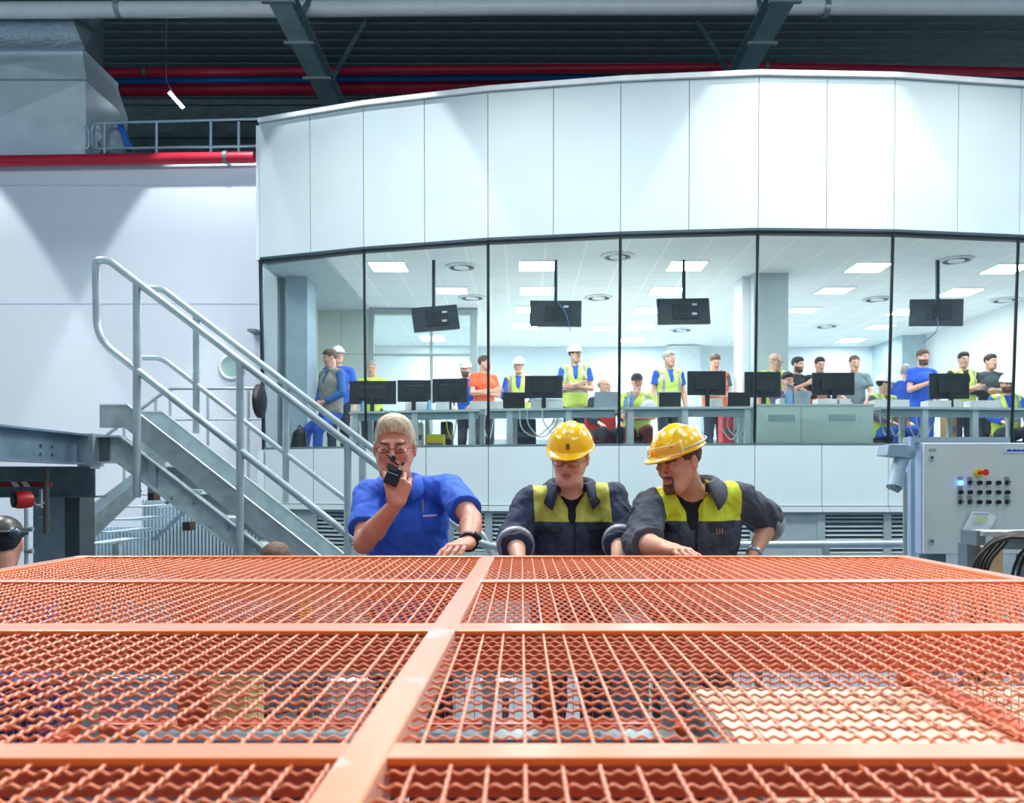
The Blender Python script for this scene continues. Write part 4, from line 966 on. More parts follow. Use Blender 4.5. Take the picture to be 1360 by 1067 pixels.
def trousers(J, s, h, r=.014, seed=0):
    lo, hi = bounds(J); lo[2] = J['floor']; f = Field(lo, hi, h); u = J['shR']-J['shL']; e = r
    f.slab(J['pelvis'], J['waist']*.6+J['pelvis']*.4, u, (.15*s+e, .105*s+e), (.138*s+e, .10*s+e), .03)
    for q in 'LR':
        f.cone(J['hip'+q], J['kn'+q], .085*s+e, .06*s+e, .04); f.cone(J['kn'+q], J['an'+q]+np.array((0, 0, .01)), .06*s+e, .048*s+e, .02)
    f.noise(.004, 40, seed); f.half((0, 0, J['floor']+.05), (0, 0, -1)); return f
def shoes(J, s, root, m):
    for q in 'LR':
        a = J['an'+q]; z = J['floor']; fd = J['foot']; f = Field(a-.22, a+.22, .008 if s else .008)
        f.lo[2] = z-.02
        f.cone(np.array((a[0], a[1], z+.05))-fd*.03, np.array((a[0], a[1], z+.042))+fd*.15*s, .045*s, .036*s, .02); f.cone(np.array((a[0], a[1], z+.05)), np.array((a[0], a[1], z+.11)), .045*s, .045*s, .02); f.half((0, 0, z+.002), (0, 0, -1))
        V, Q = f.mesh(); np_mesh('shoe', V, Q, m, root)
def helmet(J, s, root, m, h, tilt=6, lift=0, peak=True):
    R = J['R']@np.array(Matrix.Rotation(math.radians(tilt), 3, 'X')); c = J['head']+J['R']@np.array((0, .008, .045+lift))*s; f = Field(c-.22*s, c+.22*s, h); W_ = lambda p: c+R@(np.array(p)*s)
    f.ell(W_((0, .005, 0)), (.103*s, .128*s, .112*s), R, 0)
    f.ell(W_((0, .0, .03)), (.03*s, .115*s, .09*s), R, .012*s)
    for q in (-1, 1): f.ell(W_((q*.05, .01, .02)), (.016*s, .1*s, .086*s), R, .01*s)
    # cut below rim
    n = R@np.array((0, 0, -1.)); f.half(W_((0, 0, -.004)), n)
    f.ell(W_((0, .002, .002)), (.112*s, .138*s, .010*s), R, .006*s)
    if peak: f.ell(W_((0, -.085, .0)), (.082*s, .085*s, .011*s), R, .012*s)
    f.ell(W_((0, .01, -.02)), (.09*s, .112*s, .105*s), R, .002, 's')
    V, Q = f.mesh(); V = smooth_v(V, Q, 1); return np_mesh('helmet', V, Q, m, root)
def eyes(J, s, root, look=(0, 0)):
    for q in (-1, 1):
        c = J['head']+J['R']@np.array((q*.031, -.0800, .0))*s
        e = MB().sphere(c, .0132*s, 12, 8).build('eye', mat('eye_white', (226, 222, 218), .25), root)
        d = J['R']@nrm((look[0], -1, look[1])); MB().sphere(c+d*.0092*s, .0056*s, 10, 6).build('iris', mat('iris_dark', (52, 50, 52), .2), e)
def glasses(J, s, root, m, lens=None):
    R = J['R']; W_ = lambda p: Vector(J['head']+R@(np.array(p)*s)); mb = MB()
    for q in (-1, 1):
        P = [W_((q*.033+.026*math.cos(a)*1.0, -.104+.004*abs(math.cos(a)), -.002+.0125*math.sin(a))) for a in [2*math.pi*k/20 for k in range(20)]]
        mb.tube(P, .0013*s, 6, closed=True); mb.tube([W_((q*.058, -.1, .004)), W_((q*.078, -.06, .004)), W_((q*.083, .01, .0))], .0014*s, 6)
    mb.tube([W_((-.008, -.106, .0)), W_((0, -.109, .003)), W_((.008, -.106, .0))], .0013*s, 6)
    return mb.build('glasses', m, root)
def attach_body(root, J, s, h, hands, skin='fair', hair=None, style='short', beard=False, slim=1.0, sm=1, fine=None):
    V, Q = body_mesh(J, h, s, hands, slim, sm, fine)
    o = np_mesh('body', V, Q, [SKIN[skin], LIP, BROW if not beard else BEARD], root); set_slots(o, face_slots(V, Q, J, s, beard))
    if hair and style: 
        V, Q = put_hair(J, s, hair, max(h*.8, .003), style); np_mesh('hair', V, Q, HAIRS[hair], root)
    return o
def A(*v): return np.array(v, float)
# ================================================================ THE THREE MEN AT THE CAGE
def P3(px, py, Y): return np.array(PT(px, py, Y))
ROOTLESS = []
def bvh_of(o):
    me = o.data; org = wloc(o); return BVHTree.FromPolygons([v.co+org for v in me.vertices], [tuple(p.vertices) for p in me.polygons])
CAMP = Vector((0, 0, CZ))
def hit(tree, px, py):
    d = (PT(px, py, 1)-CAMP).normalized(); r = tree.ray_cast(CAMP, d); return (r[0], r[1]) if r[0] is not None else (None, None)
def patch(tree, poly, name, m, root, thick=.003, n=8, lift=.001):
    # quad patch draped on a garment: poly = 4 frame corners (tl, tr, br, bl)
    tl, tr, br, bl = [np.array(p, float) for p in poly]; pts = []; dep = []
    for j in range(n+1):
        for i in range(n+1):
            u, v = i/n, j/n; p = (tl*(1-u)+tr*u)*(1-v)+(bl*(1-u)+br*u)*v; h_, _ = hit(tree, p[0], p[1]); pts.append(p); dep.append(h_.y if h_ is not None else None)
    ds = [d for d in dep if d is not None]
    if not ds: return None
    md = sorted(ds)[len(ds)//2]; dep = [d if d is not None and abs(d-md) < .09 else md for d in dep]
    out = [PT(p[0], p[1], d-lift-thick) for p, d in zip(pts, dep)]; inn = [PT(p[0], p[1], d+.002) for p, d in zip(pts, dep)]; N_ = (n+1)**2; fs = []
    for j in range(n):
        for i in range(n): a = j*(n+1)+i; fs.append((a, a+n+1, a+n+2, a+1)); fs.append((a+N_, a+1+N_, a+n+2+N_, a+n+1+N_))
    rim = [j*(n+1) for j in range(n+1)]+[n*(n+1)+i for i in range(1, n+1)]+[j*(n+1)+n for j in range(n-1, -1, -1)]+[i for i in range(n-1, 0, -1)]
    for k in range(len(rim)): a, b = rim[k], rim[(k+1) % len(rim)]; fs.append((b, a, a+N_, b+N_))
    m_ = MB(); m_.add(out+inn, fs, False); return m_.build(name, m, root)
def collar(root, J, s, m, r0=.066, r1=.098, h0=.055, drop=.06, gap=22, tip=.05, th=.004, tiltf=.0, name='collar'):
    up = nrm(nrm(J['head']-J['neck'])*.35+np.array((0, 0, .65))); fr = J['front']; sd = np.cross(fr, up); sd = nrm(sd); fr = np.cross(up, sd); n = 40; vs = []; fs = []
    for k in range(n+1):
        a = math.radians(gap+(360-2*gap)*k/n); d = fr*math.cos(a)+sd*math.sin(a); e = 1-min(1, min(k, n-k)/(n*.2)); ff = .5+.5*math.cos(a)
        base = J['neck']+fr*.004
        p0 = base+d*r0*s+up*(h0*.35)*s; p1 = base+d*(r0+.006)*s+up*(h0-tiltf*ff)*s; p2 = base+d*(r0+.018)*s+up*(h0-.004-tiltf*ff)*s; p3 = base+d*(r1+.01*e+.018*max(0, math.cos(a)))*s+up*(h0-drop*(.4+.6*max(0, math.cos(a)))-tip*e-tiltf*ff)*s
        vs += [p0, p1, p2, p3]
    for k in range(n):
        for j in range(3): a = k*4+j; fs.append((a, a+1, a+5, a+4))
    mb = MB(); mb.add(vs, fs, True); o = mb.build(name, m, root); so = o.modifiers.new('thickness', 'SOLIDIFY'); so.thickness = th*s; so.offset = 0; return o
HV = .006
# ---------- man in the blue polo with the radio
blue_polo = mat('polo_blue', (40, 98, 218), .8, var=.06, scale=30, bump=.25, bscale=220)
yaw = 3
J = dict(head=P3(524, 595, 3.28), R=head_R(3, 6, 0), neck=P3(532, 648, 3.40), chest=P3(538, 694, 3.44), waist=A(-.47, 3.5, 1.06), pelvis=A(-.47, 3.56, .93),
         shR=P3(490, 659, 3.36), shL=P3(598, 650, 3.42), elR=P3(483, 722, 3.14), wrR=P3(526, 669, 3.03), elL=P3(626, 690, 3.16), wrL=P3(622, 721, 2.88),
         hipR=A(-.56, 3.57, .9), hipL=A(-.38, 3.57, .9), knR=A(-.57, 3.5, .48), knL=A(-.37, 3.58, .48), anR=A(-.58, 3.56, .08), anL=A(-.36, 3.7, .08), lid=.0036, foot=A(0, -1, 0), front=A(0, -1, -.15), floor=0.0)
# viewer-left arm = his right arm
root = empty('person', (-.47, 3.6, 0), 'grey-haired man in a blue polo shirt and glasses speaking into a black hand radio', 'person')
radio_c = P3(518, 628, 3.01)
hands = [dict(w=J['wrR'], d=nrm(A(.2, .12, 1)), n=A(-.25, .95, -.1), side=-1, curls=(.8, .8, .82, .86), thumb=.5, s=.98, spread=.06, thumb_curl=.1),
         dict(w=J['wrL'], d=nrm(P3(590, 733, 2.735)-J['wrL']), n=A(0, -.35, -1), side=1, curls=(.22, .26, .28, .28), thumb=.8, s=.96, spread=.16)]
hands[1]['d'] = nrm(A(-.42, -.88, -.1)); hands[1]['n'] = A(0, -.1, -1)
attach_body(root, J, 1.0, HV, hands, 'ruddy', 'blond', 'spiky', fine=.0024)
eyes(J, 1.0, root, (.0, .05)); glasses(J, 1.0, root, mat('glasses_dark', (50, 48, 54), .3, .6))
f = shirt(J, 1.0, .005, r=.014, sleeve=.78, seed=1, fold=.0035, neckr=.06, loose=.012, cuffs=dict(L=.74, R=.72), vneck=-.03)
V, Q = f.mesh(); V = smooth_v(V, Q, 1); so = np_mesh('polo_shirt', V, Q, blue_polo, root); tr = bvh_of(so)
collar(root, J, 1.0, blue_polo, gap=26, tip=.02, r0=.070, r1=.108, drop=.062, h0=.05)
dblue = mat('polo_blue_seam', (22, 66, 176), .8)
patch(tr, ((561, 674), (583, 673), (584, 703), (563, 706)), 'chest_pocket', blue_polo, root, .003)
patch(tr, ((561.5, 684.6), (581, 683), (581, 685.6), (561.5, 687)), 'embroidery', mat('embroidery_white', (208, 212, 236), .7), root, .0045, 6)
patch(tr, ((533, 640), (540, 640), (541, 672), (533, 672)), 'placket', dblue, root, .0025, 6)
h_, _ = hit(tr, 562, 674)
if h_ is not None: MB().tube([h_+Vector((0, -.008, -.03)), h_+Vector((0, -.012, .03))], .0035, 8).build('pen', mat('pen_steel', (190, 184, 160), .3, .7), root)
f = trousers(J, 1.0, .012, seed=2); V, Q = f.mesh(); np_mesh('trousers', V, Q, mat('trousers_navy', (28, 34, 58), .8), root); shoes(J, 1.0, root, black)
w = J['wrL']; d = nrm(w-J['elL']); wc = w-d*.012; Rw = Vector(d).to_track_quat('Z', 'Y').to_matrix().to_4x4()
q = MB().lathe([(.033, -.012), (.036, -.011), (.036, .011), (.033, .012)], Matrix.Translation(Vector(wc)) @ Rw, 20).build('watch_strap', black, root)
wa = nrm(np.cross(d, A(0, 1, .2))); wp = wc+nrm(A(.75, -.55, .35)-d*(A(.75, -.55, .35)@d))*.036
zx = Vector(nrm(wp-wc)).to_track_quat('Z', 'Y').to_matrix().to_4x4(); MB().lathe([(.019, 0), (.019, .008), (.015, .010), (.001, .010)], Matrix.Translation(Vector(wp)) @ zx, 20).build('watch_case', mat('watch_dark', (44, 46, 52), .25, .7), q)
rg = J['wrR']
kn = np.array(J['wrR'])
# hand radio: a thing of its own
rd = empty('hand_radio', Vector(radio_c), 'black hand radio with a short antenna held in front of the grey-haired man\'s mouth', 'radio')
Mr = Matrix.Translation(Vector(P3(522, 629, 3.02))) @ Matrix.Rotation(math.radians(22), 4, 'Y') @ Matrix.Rotation(math.radians(-12), 4, 'X')
MB().cb((0, 0, -.012), (.052, .034, .066), Mr).build('body', black, rd, .006)
MB().cb((0, -.018, .02), (.04, .004, .02), Mr).build('speaker_grille', mat('radio_grille', (50, 56, 62), .4), rd)
MB().tube([Mr @ Vector((-.02, .0, .04)), Mr @ Vector((-.021, 0, .06))], .009, 12).build('knob', black, rd); MB().tube([Mr @ Vector((.016, .0, .04)), Mr @ Vector((.018, 0, .052))], .007, 12).build('knob', mat('radio_grille', (50, 56, 62)), rd)
MB().tube([Mr @ Vector((.008, .0, .035)), Vector(P3(513, 603, 3.03))], [.0045, .003], 8).build('antenna', black, rd)
MB().cb((0, -.019, -.0), (.046, .003, .004), Mr).build('trim', mat('radio_trim', (150, 170, 190), .3, .5), rd)
# ---------- second man: helmet number 8
navy = mat('workwear_navy', (50, 62, 88), .85, var=.18, scale=16, bump=.3, bscale=70)
navy2 = mat('workwear_charcoal', (68, 76, 90), .85, var=.2, scale=14, bump=.3, bscale=70)
hiv = mat('hi_vis_cloth', (190, 198, 92), .8, var=.06, scale=10, bump=.25, bscale=40)
hiv2 = mat('hi_vis_cloth_bright', (214, 228, 56), .8, var=.06, scale=10, bump=.25, bscale=40)
refl = mat('reflective_tape', (168, 172, 180), .4, .3, var=.06)
yell = mat('helmet_yellow', (255, 200, 0), .22, coat=.5, var=.02)
tee = mat('undershirt_black', (22, 24, 32), .9)
def jacket(root, J, s, m_lo, m_hi, seed, cuffs, yoke_z, xr, hvj=.0055, r=.024):
    f = shirt(J, s, hvj, r=r, seed=seed, fold=.0055, vneck=.1, neckr=.082, loose=.018, cuffs=cuffs); V, Q = f.mesh(); V = smooth_v(V, Q, 1)
    C = V[Q].mean(1); u = nrm(J['shR']-J['shL']); mid = (J['shR']+J['shL'])/2; lx = np.abs((C-mid)@u); half = np.linalg.norm(J['shR']-J['shL'])/2
    py = VY-(C[:, 2]-CZ)/C[:, 1]*F
    k_ = np.abs(V[:, 2]-yoke_z) < hvj*.56; V[k_, 2] = yoke_z
    l_ = (V-mid)@u; e_ = half*xr; k_ = (np.abs(np.abs(l_)-e_) < hvj*.56) & (V[:, 2] > yoke_z-.01); V[k_] += u[None]*((np.sign(l_[k_])*e_-l_[k_])[:, None])
    C = V[Q].mean(1); lx = np.abs((C-mid)@u)
    yoke = (C[:, 2] > yoke_z) & (lx < half*xr)
    Va, Qa = keep_mesh(V, Q, ~yoke); Vb, Qb = keep_mesh(V, Q, yoke)
    j = np_mesh('jacket', Va, Qa, m_lo, root); y = np_mesh('hi_vis_yoke', Vb, Qb, m_hi, root)
    allm = bpy.data.meshes.new('tmp'); tr = BVHTree.FromPolygons([Vector(v) for v in V], [tuple(int(i) for i in q) for q in Q]); return tr
def undershirt(root, J, s, m):
    f = shirt(J, s, .009, r=.006, arms=False, neckr=.068, fold=.001, vneck=-.05); V, Q = f.mesh(); np_mesh('undershirt', V, Q, m, root)
s2 = .93
J = dict(head=P3(757, 608, 3.45), R=head_R(-14, 16, 3), neck=P3(758, 655, 3.56), chest=P3(758, 700, 3.58), waist=A(.22, 3.6, 1.05), pelvis=A(.22, 3.64, .92), lid=.0016,
         shR=P3(705, 668, 3.54), shL=P3(811, 663, 3.54), elR=P3(683, 716, 3.44), wrR=P3(690, 748, 3.16), elL=P3(826, 712, 3.44), wrL=P3(820, 748, 3.16),
         hipR=A(.13, 3.58, .91), hipL=A(.31, 3.58, .91), knR=A(.12, 3.5, .5), knL=A(.32, 3.55, .5), anR=A(.12, 3.55, .08), anL=A(.33, 3.65, .08), foot=A(0, -1, 0), front=A(0, -1, -.1), floor=0.0)
root = empty('person', (.22, 3.6, 0), 'young man looking down, yellow helmet with the number 8, navy and hi-vis jacket', 'person')
hands = [dict(w=J['wrR'], d=A(.25, -.85, -.45), n=A(0, -.4, -1), side=-1, curl=.5, s=.95), dict(w=J['wrL'], d=A(-.25, -.85, -.45), n=A(0, -.4, -1), side=1, curl=.5, s=.95)]
attach_body(root, J, s2, HV, hands, 'fair', 'brown', None, fine=.0024); V, Q = put_hair(J, s2, 'brown', .004); np_mesh('hair', V, Q, HAIRS['brown'], root)
glasses(J, s2, root, mat('glasses_dark', (50, 48, 54)))
undershirt(root, J, s2, tee); tr = jacket(root, J, s2, navy, hiv, 4, dict(L=1.42, R=1.42), PZ(696, 3.3), .93)
collar(root, J, s2, navy, gap=34, tip=.03, r0=.088, r1=.138, drop=.085, h0=.06, th=.006)
hm = helmet(J, s2, root, yell, .0045); th_ = bvh_of(hm)
h_, n_ = hit(th_, 754, 594)
if h_ is not None:
    d = (CAMP-h_).normalized(); nn = (n_ if n_.dot(d) > 0 else -n_); Mt = Matrix.Translation(h_+nn*.002) @ nn.to_track_quat('Z', 'Y').to_matrix().to_4x4()
    text_mesh('8', .034, black, 'number', root, Mt @ Matrix.Rotation(math.radians(4), 4, 'Z'), .0012)
seam = mat('seam_navy', (24, 30, 44), .9); pock = mat('pocket_navy', (34, 42, 60), .85, var=.15, scale=16)
patch(tr, ((711, 701), (745, 699), (745, 707), (711, 710)), 'pocket_flap', pock, root, .005); patch(tr, ((780, 697), (808, 693), (808, 702), (780, 706)), 'pocket_flap', pock, root, .005)
patch(tr, ((762, 693), (764, 693), (765, 740), (763, 740)), 'front_placket', seam, root, .003)
patch(tr, ((783, 707), (806, 704), (805, 728), (784, 731)), 'chest_pocket', pock, root, .003)
for a, b in (('R', 1.2), ('L', 1.2)):
    e_, w_ = J['el'+a], J['wr'+a]; d = nrm(w_-e_); c = e_+(w_-e_)*.28; Rw = Vector(d).to_track_quat('Z', 'Y').to_matrix().to_4x4()
    MB().lathe([(.072, -.014), (.0785, -.012), (.077, .012), (.07, .014)], Matrix.Translation(Vector(c)) @ Rw, 24).build('reflective_band', refl, root)
f = trousers(J, s2, .012, seed=2); V, Q = f.mesh(); np_mesh('trousers', V, Q, navy, root); shoes(J, s2, root, black)
# ---------- third man: helmet with goggles
s3 = .98
J = dict(head=P3(901, 615, 3.38), R=head_R(-54, 14, -4), neck=P3(921, 657, 3.48), chest=P3(926, 702, 3.5), waist=A(.74, 3.54, 1.05), pelvis=A(.75, 3.6, .92), lid=.003,
         shR=P3(866, 672, 3.42), shL=P3(979, 662, 3.5), elR=P3(852, 722, 3.15), wrR=P3(884, 728, 2.90), elL=P3(1022, 692, 3.62), wrL=P3(1001, 737, 3.46),
         hipR=A(.64, 3.56, .91), hipL=A(.82, 3.58, .91), knR=A(.63, 3.48, .5), knL=A(.84, 3.55, .5), anR=A(.62, 3.52, .08), anL=A(.86, 3.66, .08), foot=A(0, -1, 0), front=A(-.25, -1, -.1), floor=0.0)
root = empty('person', (.73, 3.58, 0), 'man looking left in a yellow helmet with goggles and charcoal jacket, hand on the cage', 'person')
hands = [dict(w=J['wrR'], d=A(.5, -.85, -.06), n=A(0, -.1, -1), side=-1, curls=(.24, .26, .28, .3), s=1.0, thumb=.8, spread=.2), dict(w=J['wrL'], d=A(-.6, -.1, -.6), n=A(-.6, .0, .6), side=-1, curl=.5, s=1.0)]
attach_body(root, J, s3, HV, hands, 'tan', 'brown', None, beard='goatee', fine=.0024); V, Q = put_hair(J, s3, 'brown', .004); np_mesh('hair', V, Q, HAIRS['brown'], root)
eyes(J, s3, root, (0, -.15))
undershirt(root, J, s3, tee); tr = jacket(root, J, s3, navy2, hiv2, 7, dict(L=.98, R=1.35), PZ(694, 3.28), .93)
collar(root, J, s3, navy2, gap=38, tip=.03, r0=.088, r1=.138, drop=.09, h0=.062, th=.006)
hm = helmet(J, s3, root, yell, .0045, 4); th_ = bvh_of(hm)
e_, w_ = J['elL'], J['wrL']; d = nrm(w_-e_); c = e_+d*.03; Rw = Vector(d).to_track_quat('Z', 'Y').to_matrix().to_4x4()
MB().lathe([(.062, -.03), (.072, -.027), (.069, -.01), (.073, .0), (.069, .012), (.071, .026), (.06, .03)], Matrix.Translation(Vector(c)) @ Rw, 24).build('rolled_cuff', refl, root)
patch(tr, ((871, 697), (903, 697), (903, 706), (878, 706)), 'pocket_flap', mat('pocket_charcoal', (48, 54, 64), .85, var=.15, scale=16), root, .005)
patch(tr, ((942, 695), (976, 691), (976, 700), (944, 706)), 'pocket_flap', mat('pocket_charcoal', (48, 54, 64)), root, .006)
patch(tr, ((924, 697), (927, 697), (926, 742), (923, 742)), 'front_placket', seam, root, .003)
h_, _ = hit(tr, 951, 702)
if h_ is not None:
    for k in range(3): MB().tube([h_+Vector((k*.011, -.012, .0)), h_+Vector((k*.011+.001, -.014, -.022))], .002, 6).build('pencil', mat('pencil_tip', (196, 130, 110), .5), root)
w = J['wrL']; MB().lathe([(.031, -.01), (.034, -.009), (.034, .009), (.031, .01)], Matrix.Translation(Vector(w-d*.01)) @ Rw, 20).build('watch_strap', galv, root)
# goggles and strap on the helmet
R = J['R']@np.array(Matrix.Rotation(math.radians(4), 3, 'X')); c = J['head']+J['R']@np.array((0, .008, .045))*s3; W_ = lambda p: Vector(c+R@(np.array(p)*s3))
gp = [W_((.114*math.cos(a), .005+.139*math.sin(a), .022+.004*math.sin(a))) for a in [math.radians(-30+240*k/30) for k in range(31)]]
MB().tube(gp, .0035, 6).build('goggle_strap', refl, root)
gp = []; ring = MB(); n = 14
for j in range(4):
    for k in range(n+1):
        a = math.radians(-90-60+120*k/n); zz = .008+.042*j/3; ring.v.append(tuple(W_((.118*math.cos(a)*(1-.12*j/3), .005+(.148-.014*j/3)*math.sin(a), zz)))) 
for j in range(3):
    for k in range(n): a = j*(n+1)+k; ring.f.append((a, a+1, a+n+2, a+n+1)); ring.sm.append(True)
ring.build('goggle_lens', glassmat('goggle_clear', (250, 236, 200), 1.0, 1.7), root)
rim = [W_((.118*math.cos(a), (.005+.148*math.sin(a)), .008)) for a in [math.radians(-150+120*k/14) for k in range(15)]]+[W_((.104*math.cos(a), (.005+.134*math.sin(a)), .05)) for a in [math.radians(-30-120*k/14) for k in range(15)]]
MB().tube(rim, .002, 6, closed=True).build('goggle_rim', mat('goggle_frame', (236, 226, 210), .3), root)
for px, w_ in ((884, 1), (896, 0)):
    h_, n_ = hit(th_, px-6, 592+(2 if w_ == 0 else -1))
    if h_ is not None:
        mt = mat('print_black', (30, 28, 20), .5) if w_ else mat('print_olive', (150, 120, 20), .5); dxy = Vector((.02, 0, -.008)); MB().tube([h_+n_*.001, h_+n_*.001+dxy], .0022, 6).build('print_mark', mt, root)
f = trousers(J, s3, .012, seed=5); V, Q = f.mesh(); np_mesh('trousers', V, Q, navy2, root); shoes(J, s3, root, black)
# ================================================================ OFFICE DESKS AND SCREENS
def desk_run(name, p0, p1, label, m_top, legs, cat='desk'):
    a, b = Vector(p0), Vector(p1); d = (b-a).normalized(); L_ = (b-a).length; ang = math.atan2(d.y, d.x); o = empty(name, ((a.x+b.x)/2, (a.y+b.y)/2, OF), label, cat)
    M0 = Matrix.Translation((a.x, a.y, OF)) @ Matrix.Rotation(ang, 4, 'Z')
    MB().box((0, 0, .72), (L_, .64, .75), M0).build('desk_top', m_top, o); MB().box((.05, .04, .62), (L_-.05, .07, .72), M0).build('apron', mat('desk_apron', (124, 150, 158), .5), o)
    for t in legs:
        MB().box((t*L_-.04, .03, 0), (t*L_+.04, .09, .72), M0).build('leg', mat('desk_leg', (186, 204, 210), .5), o); MB().box((t*L_-.03, .56, 0), (t*L_+.03, .62, .72), M0).build('leg', mat('desk_leg', (186, 204, 210)), o)
    return o
dtop = mat('desk_top_grey', (188, 206, 210), .45, var=.03)
desk_run('office_desk', (PX(462, 11.5), 11.58, 0), (PX(638, 11.15), 11.16, 0), 'pale grey office desk at the left behind the glass, three monitors on it', dtop, (.04, .5, .93))
desk_run('office_desk', (PX(645, 11.15), 11.12, 0), (PX(820, 11.0), 10.9, 0), 'pale grey office desk in front of the white helmeted men', dtop, (.18, .63))
desk_run('office_desk', (PX(826, 11.0), 10.88, 0), (PX(997, 10.9), 10.76, 0), 'pale grey office desk in front of the man in a grey-haired yellow vest', dtop, (.06, .48, .96))
desk_run('office_desk', (PX(1168, 10.85), 10.78, 0), (PX(1420, 11.0), 11.05, 0), 'pale grey office desk at the right end of the office', dtop, (.24, .51, .85))
# solid heater cabinet with grilles
o = empty('heater_cabinet', (PX(1080, 10.8), 10.9, OF), 'solid pale green cabinet with two ventilation grilles behind the glass', 'cabinet')
cg = mat('cabinet_green_white', (190, 214, 208), .5, var=.05, scale=3); cy = 10.62
MB().box((PX(1004, cy), cy, OF), (PX(1160, cy), cy+.6, OF+.74)).build('body', cg, o, .004); MB().box((PX(1003, cy), cy-.01, OF+.74), (PX(1161, cy), cy+.62, OF+.765)).build('top', dtop, o)
for px in (1038, 1118):
    a, b = px-20, px+20; g = MB().box((PX(a, cy), cy-.008, PZ(561, cy)), (PX(b, cy), cy+.01, PZ(550, cy))).build('grille', mat('grille_frame', (206, 226, 220), .5), o)
    m = MB()
    for k in range(5): m.box((PX(a+2, cy), cy-.012, PZ(559.5-k*1.9, cy)), (PX(b-2, cy), cy-.008, PZ(558.4-k*1.9, cy)))
    m.build('slats', mat('grille_slat', (120, 152, 160), .5), g)
for px in (1064,): MB().box((PX(px, cy)-.004, cy-.003, OF+.02), (PX(px, cy)+.004, cy+.001, OF+.73)).build('joint', mat('grille_slat', (120, 152, 160)), o)
DT = OF+.75
def monitor(x0, x1, y0, y1, Y, label, yaw=0, group='monitors on the office desks'):
    cx = (PX(x0, Y)+PX(x1, Y))/2; w = PX(x1, Y)-PX(x0, Y); zt, zb = PZ(y0, Y), PZ(y1, Y); o = empty('monitor', (cx, Y, DT), label, 'monitor', group)
    M0 = Matrix.Translation((cx, Y, 0)) @ Matrix.Rotation(math.radians(yaw), 4, 'Z')
    mm = mat('monitor_black', (34, 44, 52), .35, var=.1)
    MB().box((-w/2, 0, zb), (w/2, .025, zt), M0).build('panel', mm, o, .003); MB().box((-w*.3, -.03, zb+(zt-zb)*.2), (w*.3, -.001, zt-(zt-zb)*.25), M0).build('rear_housing', mat('monitor_black_rear', (30, 38, 46), .5), o, .01)
    MB().box((-w/2+.01, .0255, zb+.015), (w/2-.01, .0265, zt-.01), M0).build('screen', mat('screen_glow', (160, 190, 210), .3, emit=((120, 160, 190), .6)), o)
    MB().box((-.03, -.05, DT), (.03, -.031, zb+(zt-zb)*.3), M0).build('stand', mat('monitor_stand', (26, 34, 42), .4), o); MB().lathe([(.12, 0), (.12, .01), (.03, .015)], Matrix.Translation((0, 0, 0)) @ M0 @ Matrix.Translation((0, -.03, DT+.001)), 20).build('base', mat('monitor_stand', (26, 34, 42)), o)
    return o
monitor(464, 526, 506, 537, 11.75, 'black monitor seen from behind, leftmost on the desk, beside the seated man in light yellow')
monitor(528, 572, 505, 534, 11.65, 'black monitor seen from behind, middle one of the left three')
monitor(574, 621, 503, 535, 11.6, 'black monitor seen from behind in front of the bearded white helmeted man', -6)
monitor(697, 747, 499, 529, 11.35, 'black monitor seen from behind, between the moustached man and the tall helmeted man')
monitor(913, 964, 493, 525, 11.1, 'black monitor seen from behind in front of the man in the orange vest')
monitor(989, 1037, 494, 528, 11.05, 'black monitor seen from behind in front of the bald man with glasses')
monitor(1079, 1135, 495, 525, 11.1, 'black monitor seen from behind in front of the curly haired man')
monitor(1235, 1287, 496, 530, 11.15, 'black monitor seen from behind at the right beside the man in the blue t-shirt', -2)
def laptop(x0, x1, y0, y1, Y, m, label):
    cx = (PX(x0, Y)+PX(x1, Y))/2; w = PX(x1, Y)-PX(x0, Y); h = max(.12, PZ(y0, Y)-DT); o = empty('laptop', (cx, Y, DT), label, 'laptop', 'laptops in the office')
    MB().box((cx-w/2, Y, DT+.001), (cx+w/2, Y+.22, DT+.016)).build('keyboard_base', m, o, .003)
    MB().box((-w/2, 0, 0), (w/2, .008, h), Matrix.Translation((cx, Y, DT+.016)) @ Matrix.Rotation(math.radians(10), 4, 'X')).build('lid', m, o, .002); return o
silver = mat('laptop_silver', (186, 200, 206), .35, .4); dk = mat('laptop_black', (40, 46, 50), .4)
laptop(668, 697, 523, 541, 11.25, dk, 'small black laptop in front of the moustached man in the white helmet'); laptop(789, 820, 522, 540, 11.15, silver, 'silver laptop in front of the seated balding man')
laptop(875, 904, 523, 534, 11.15, dk, 'thin black laptop in front of the standing grey-haired man in a vest'); laptop(966, 996, 523, 536, 11.05, dk, 'black laptop between the orange vest man and the bald man')
laptop(1054, 1076, 521, 539, 11.0, silver, 'silver laptop in front of the man with a purple shirt')
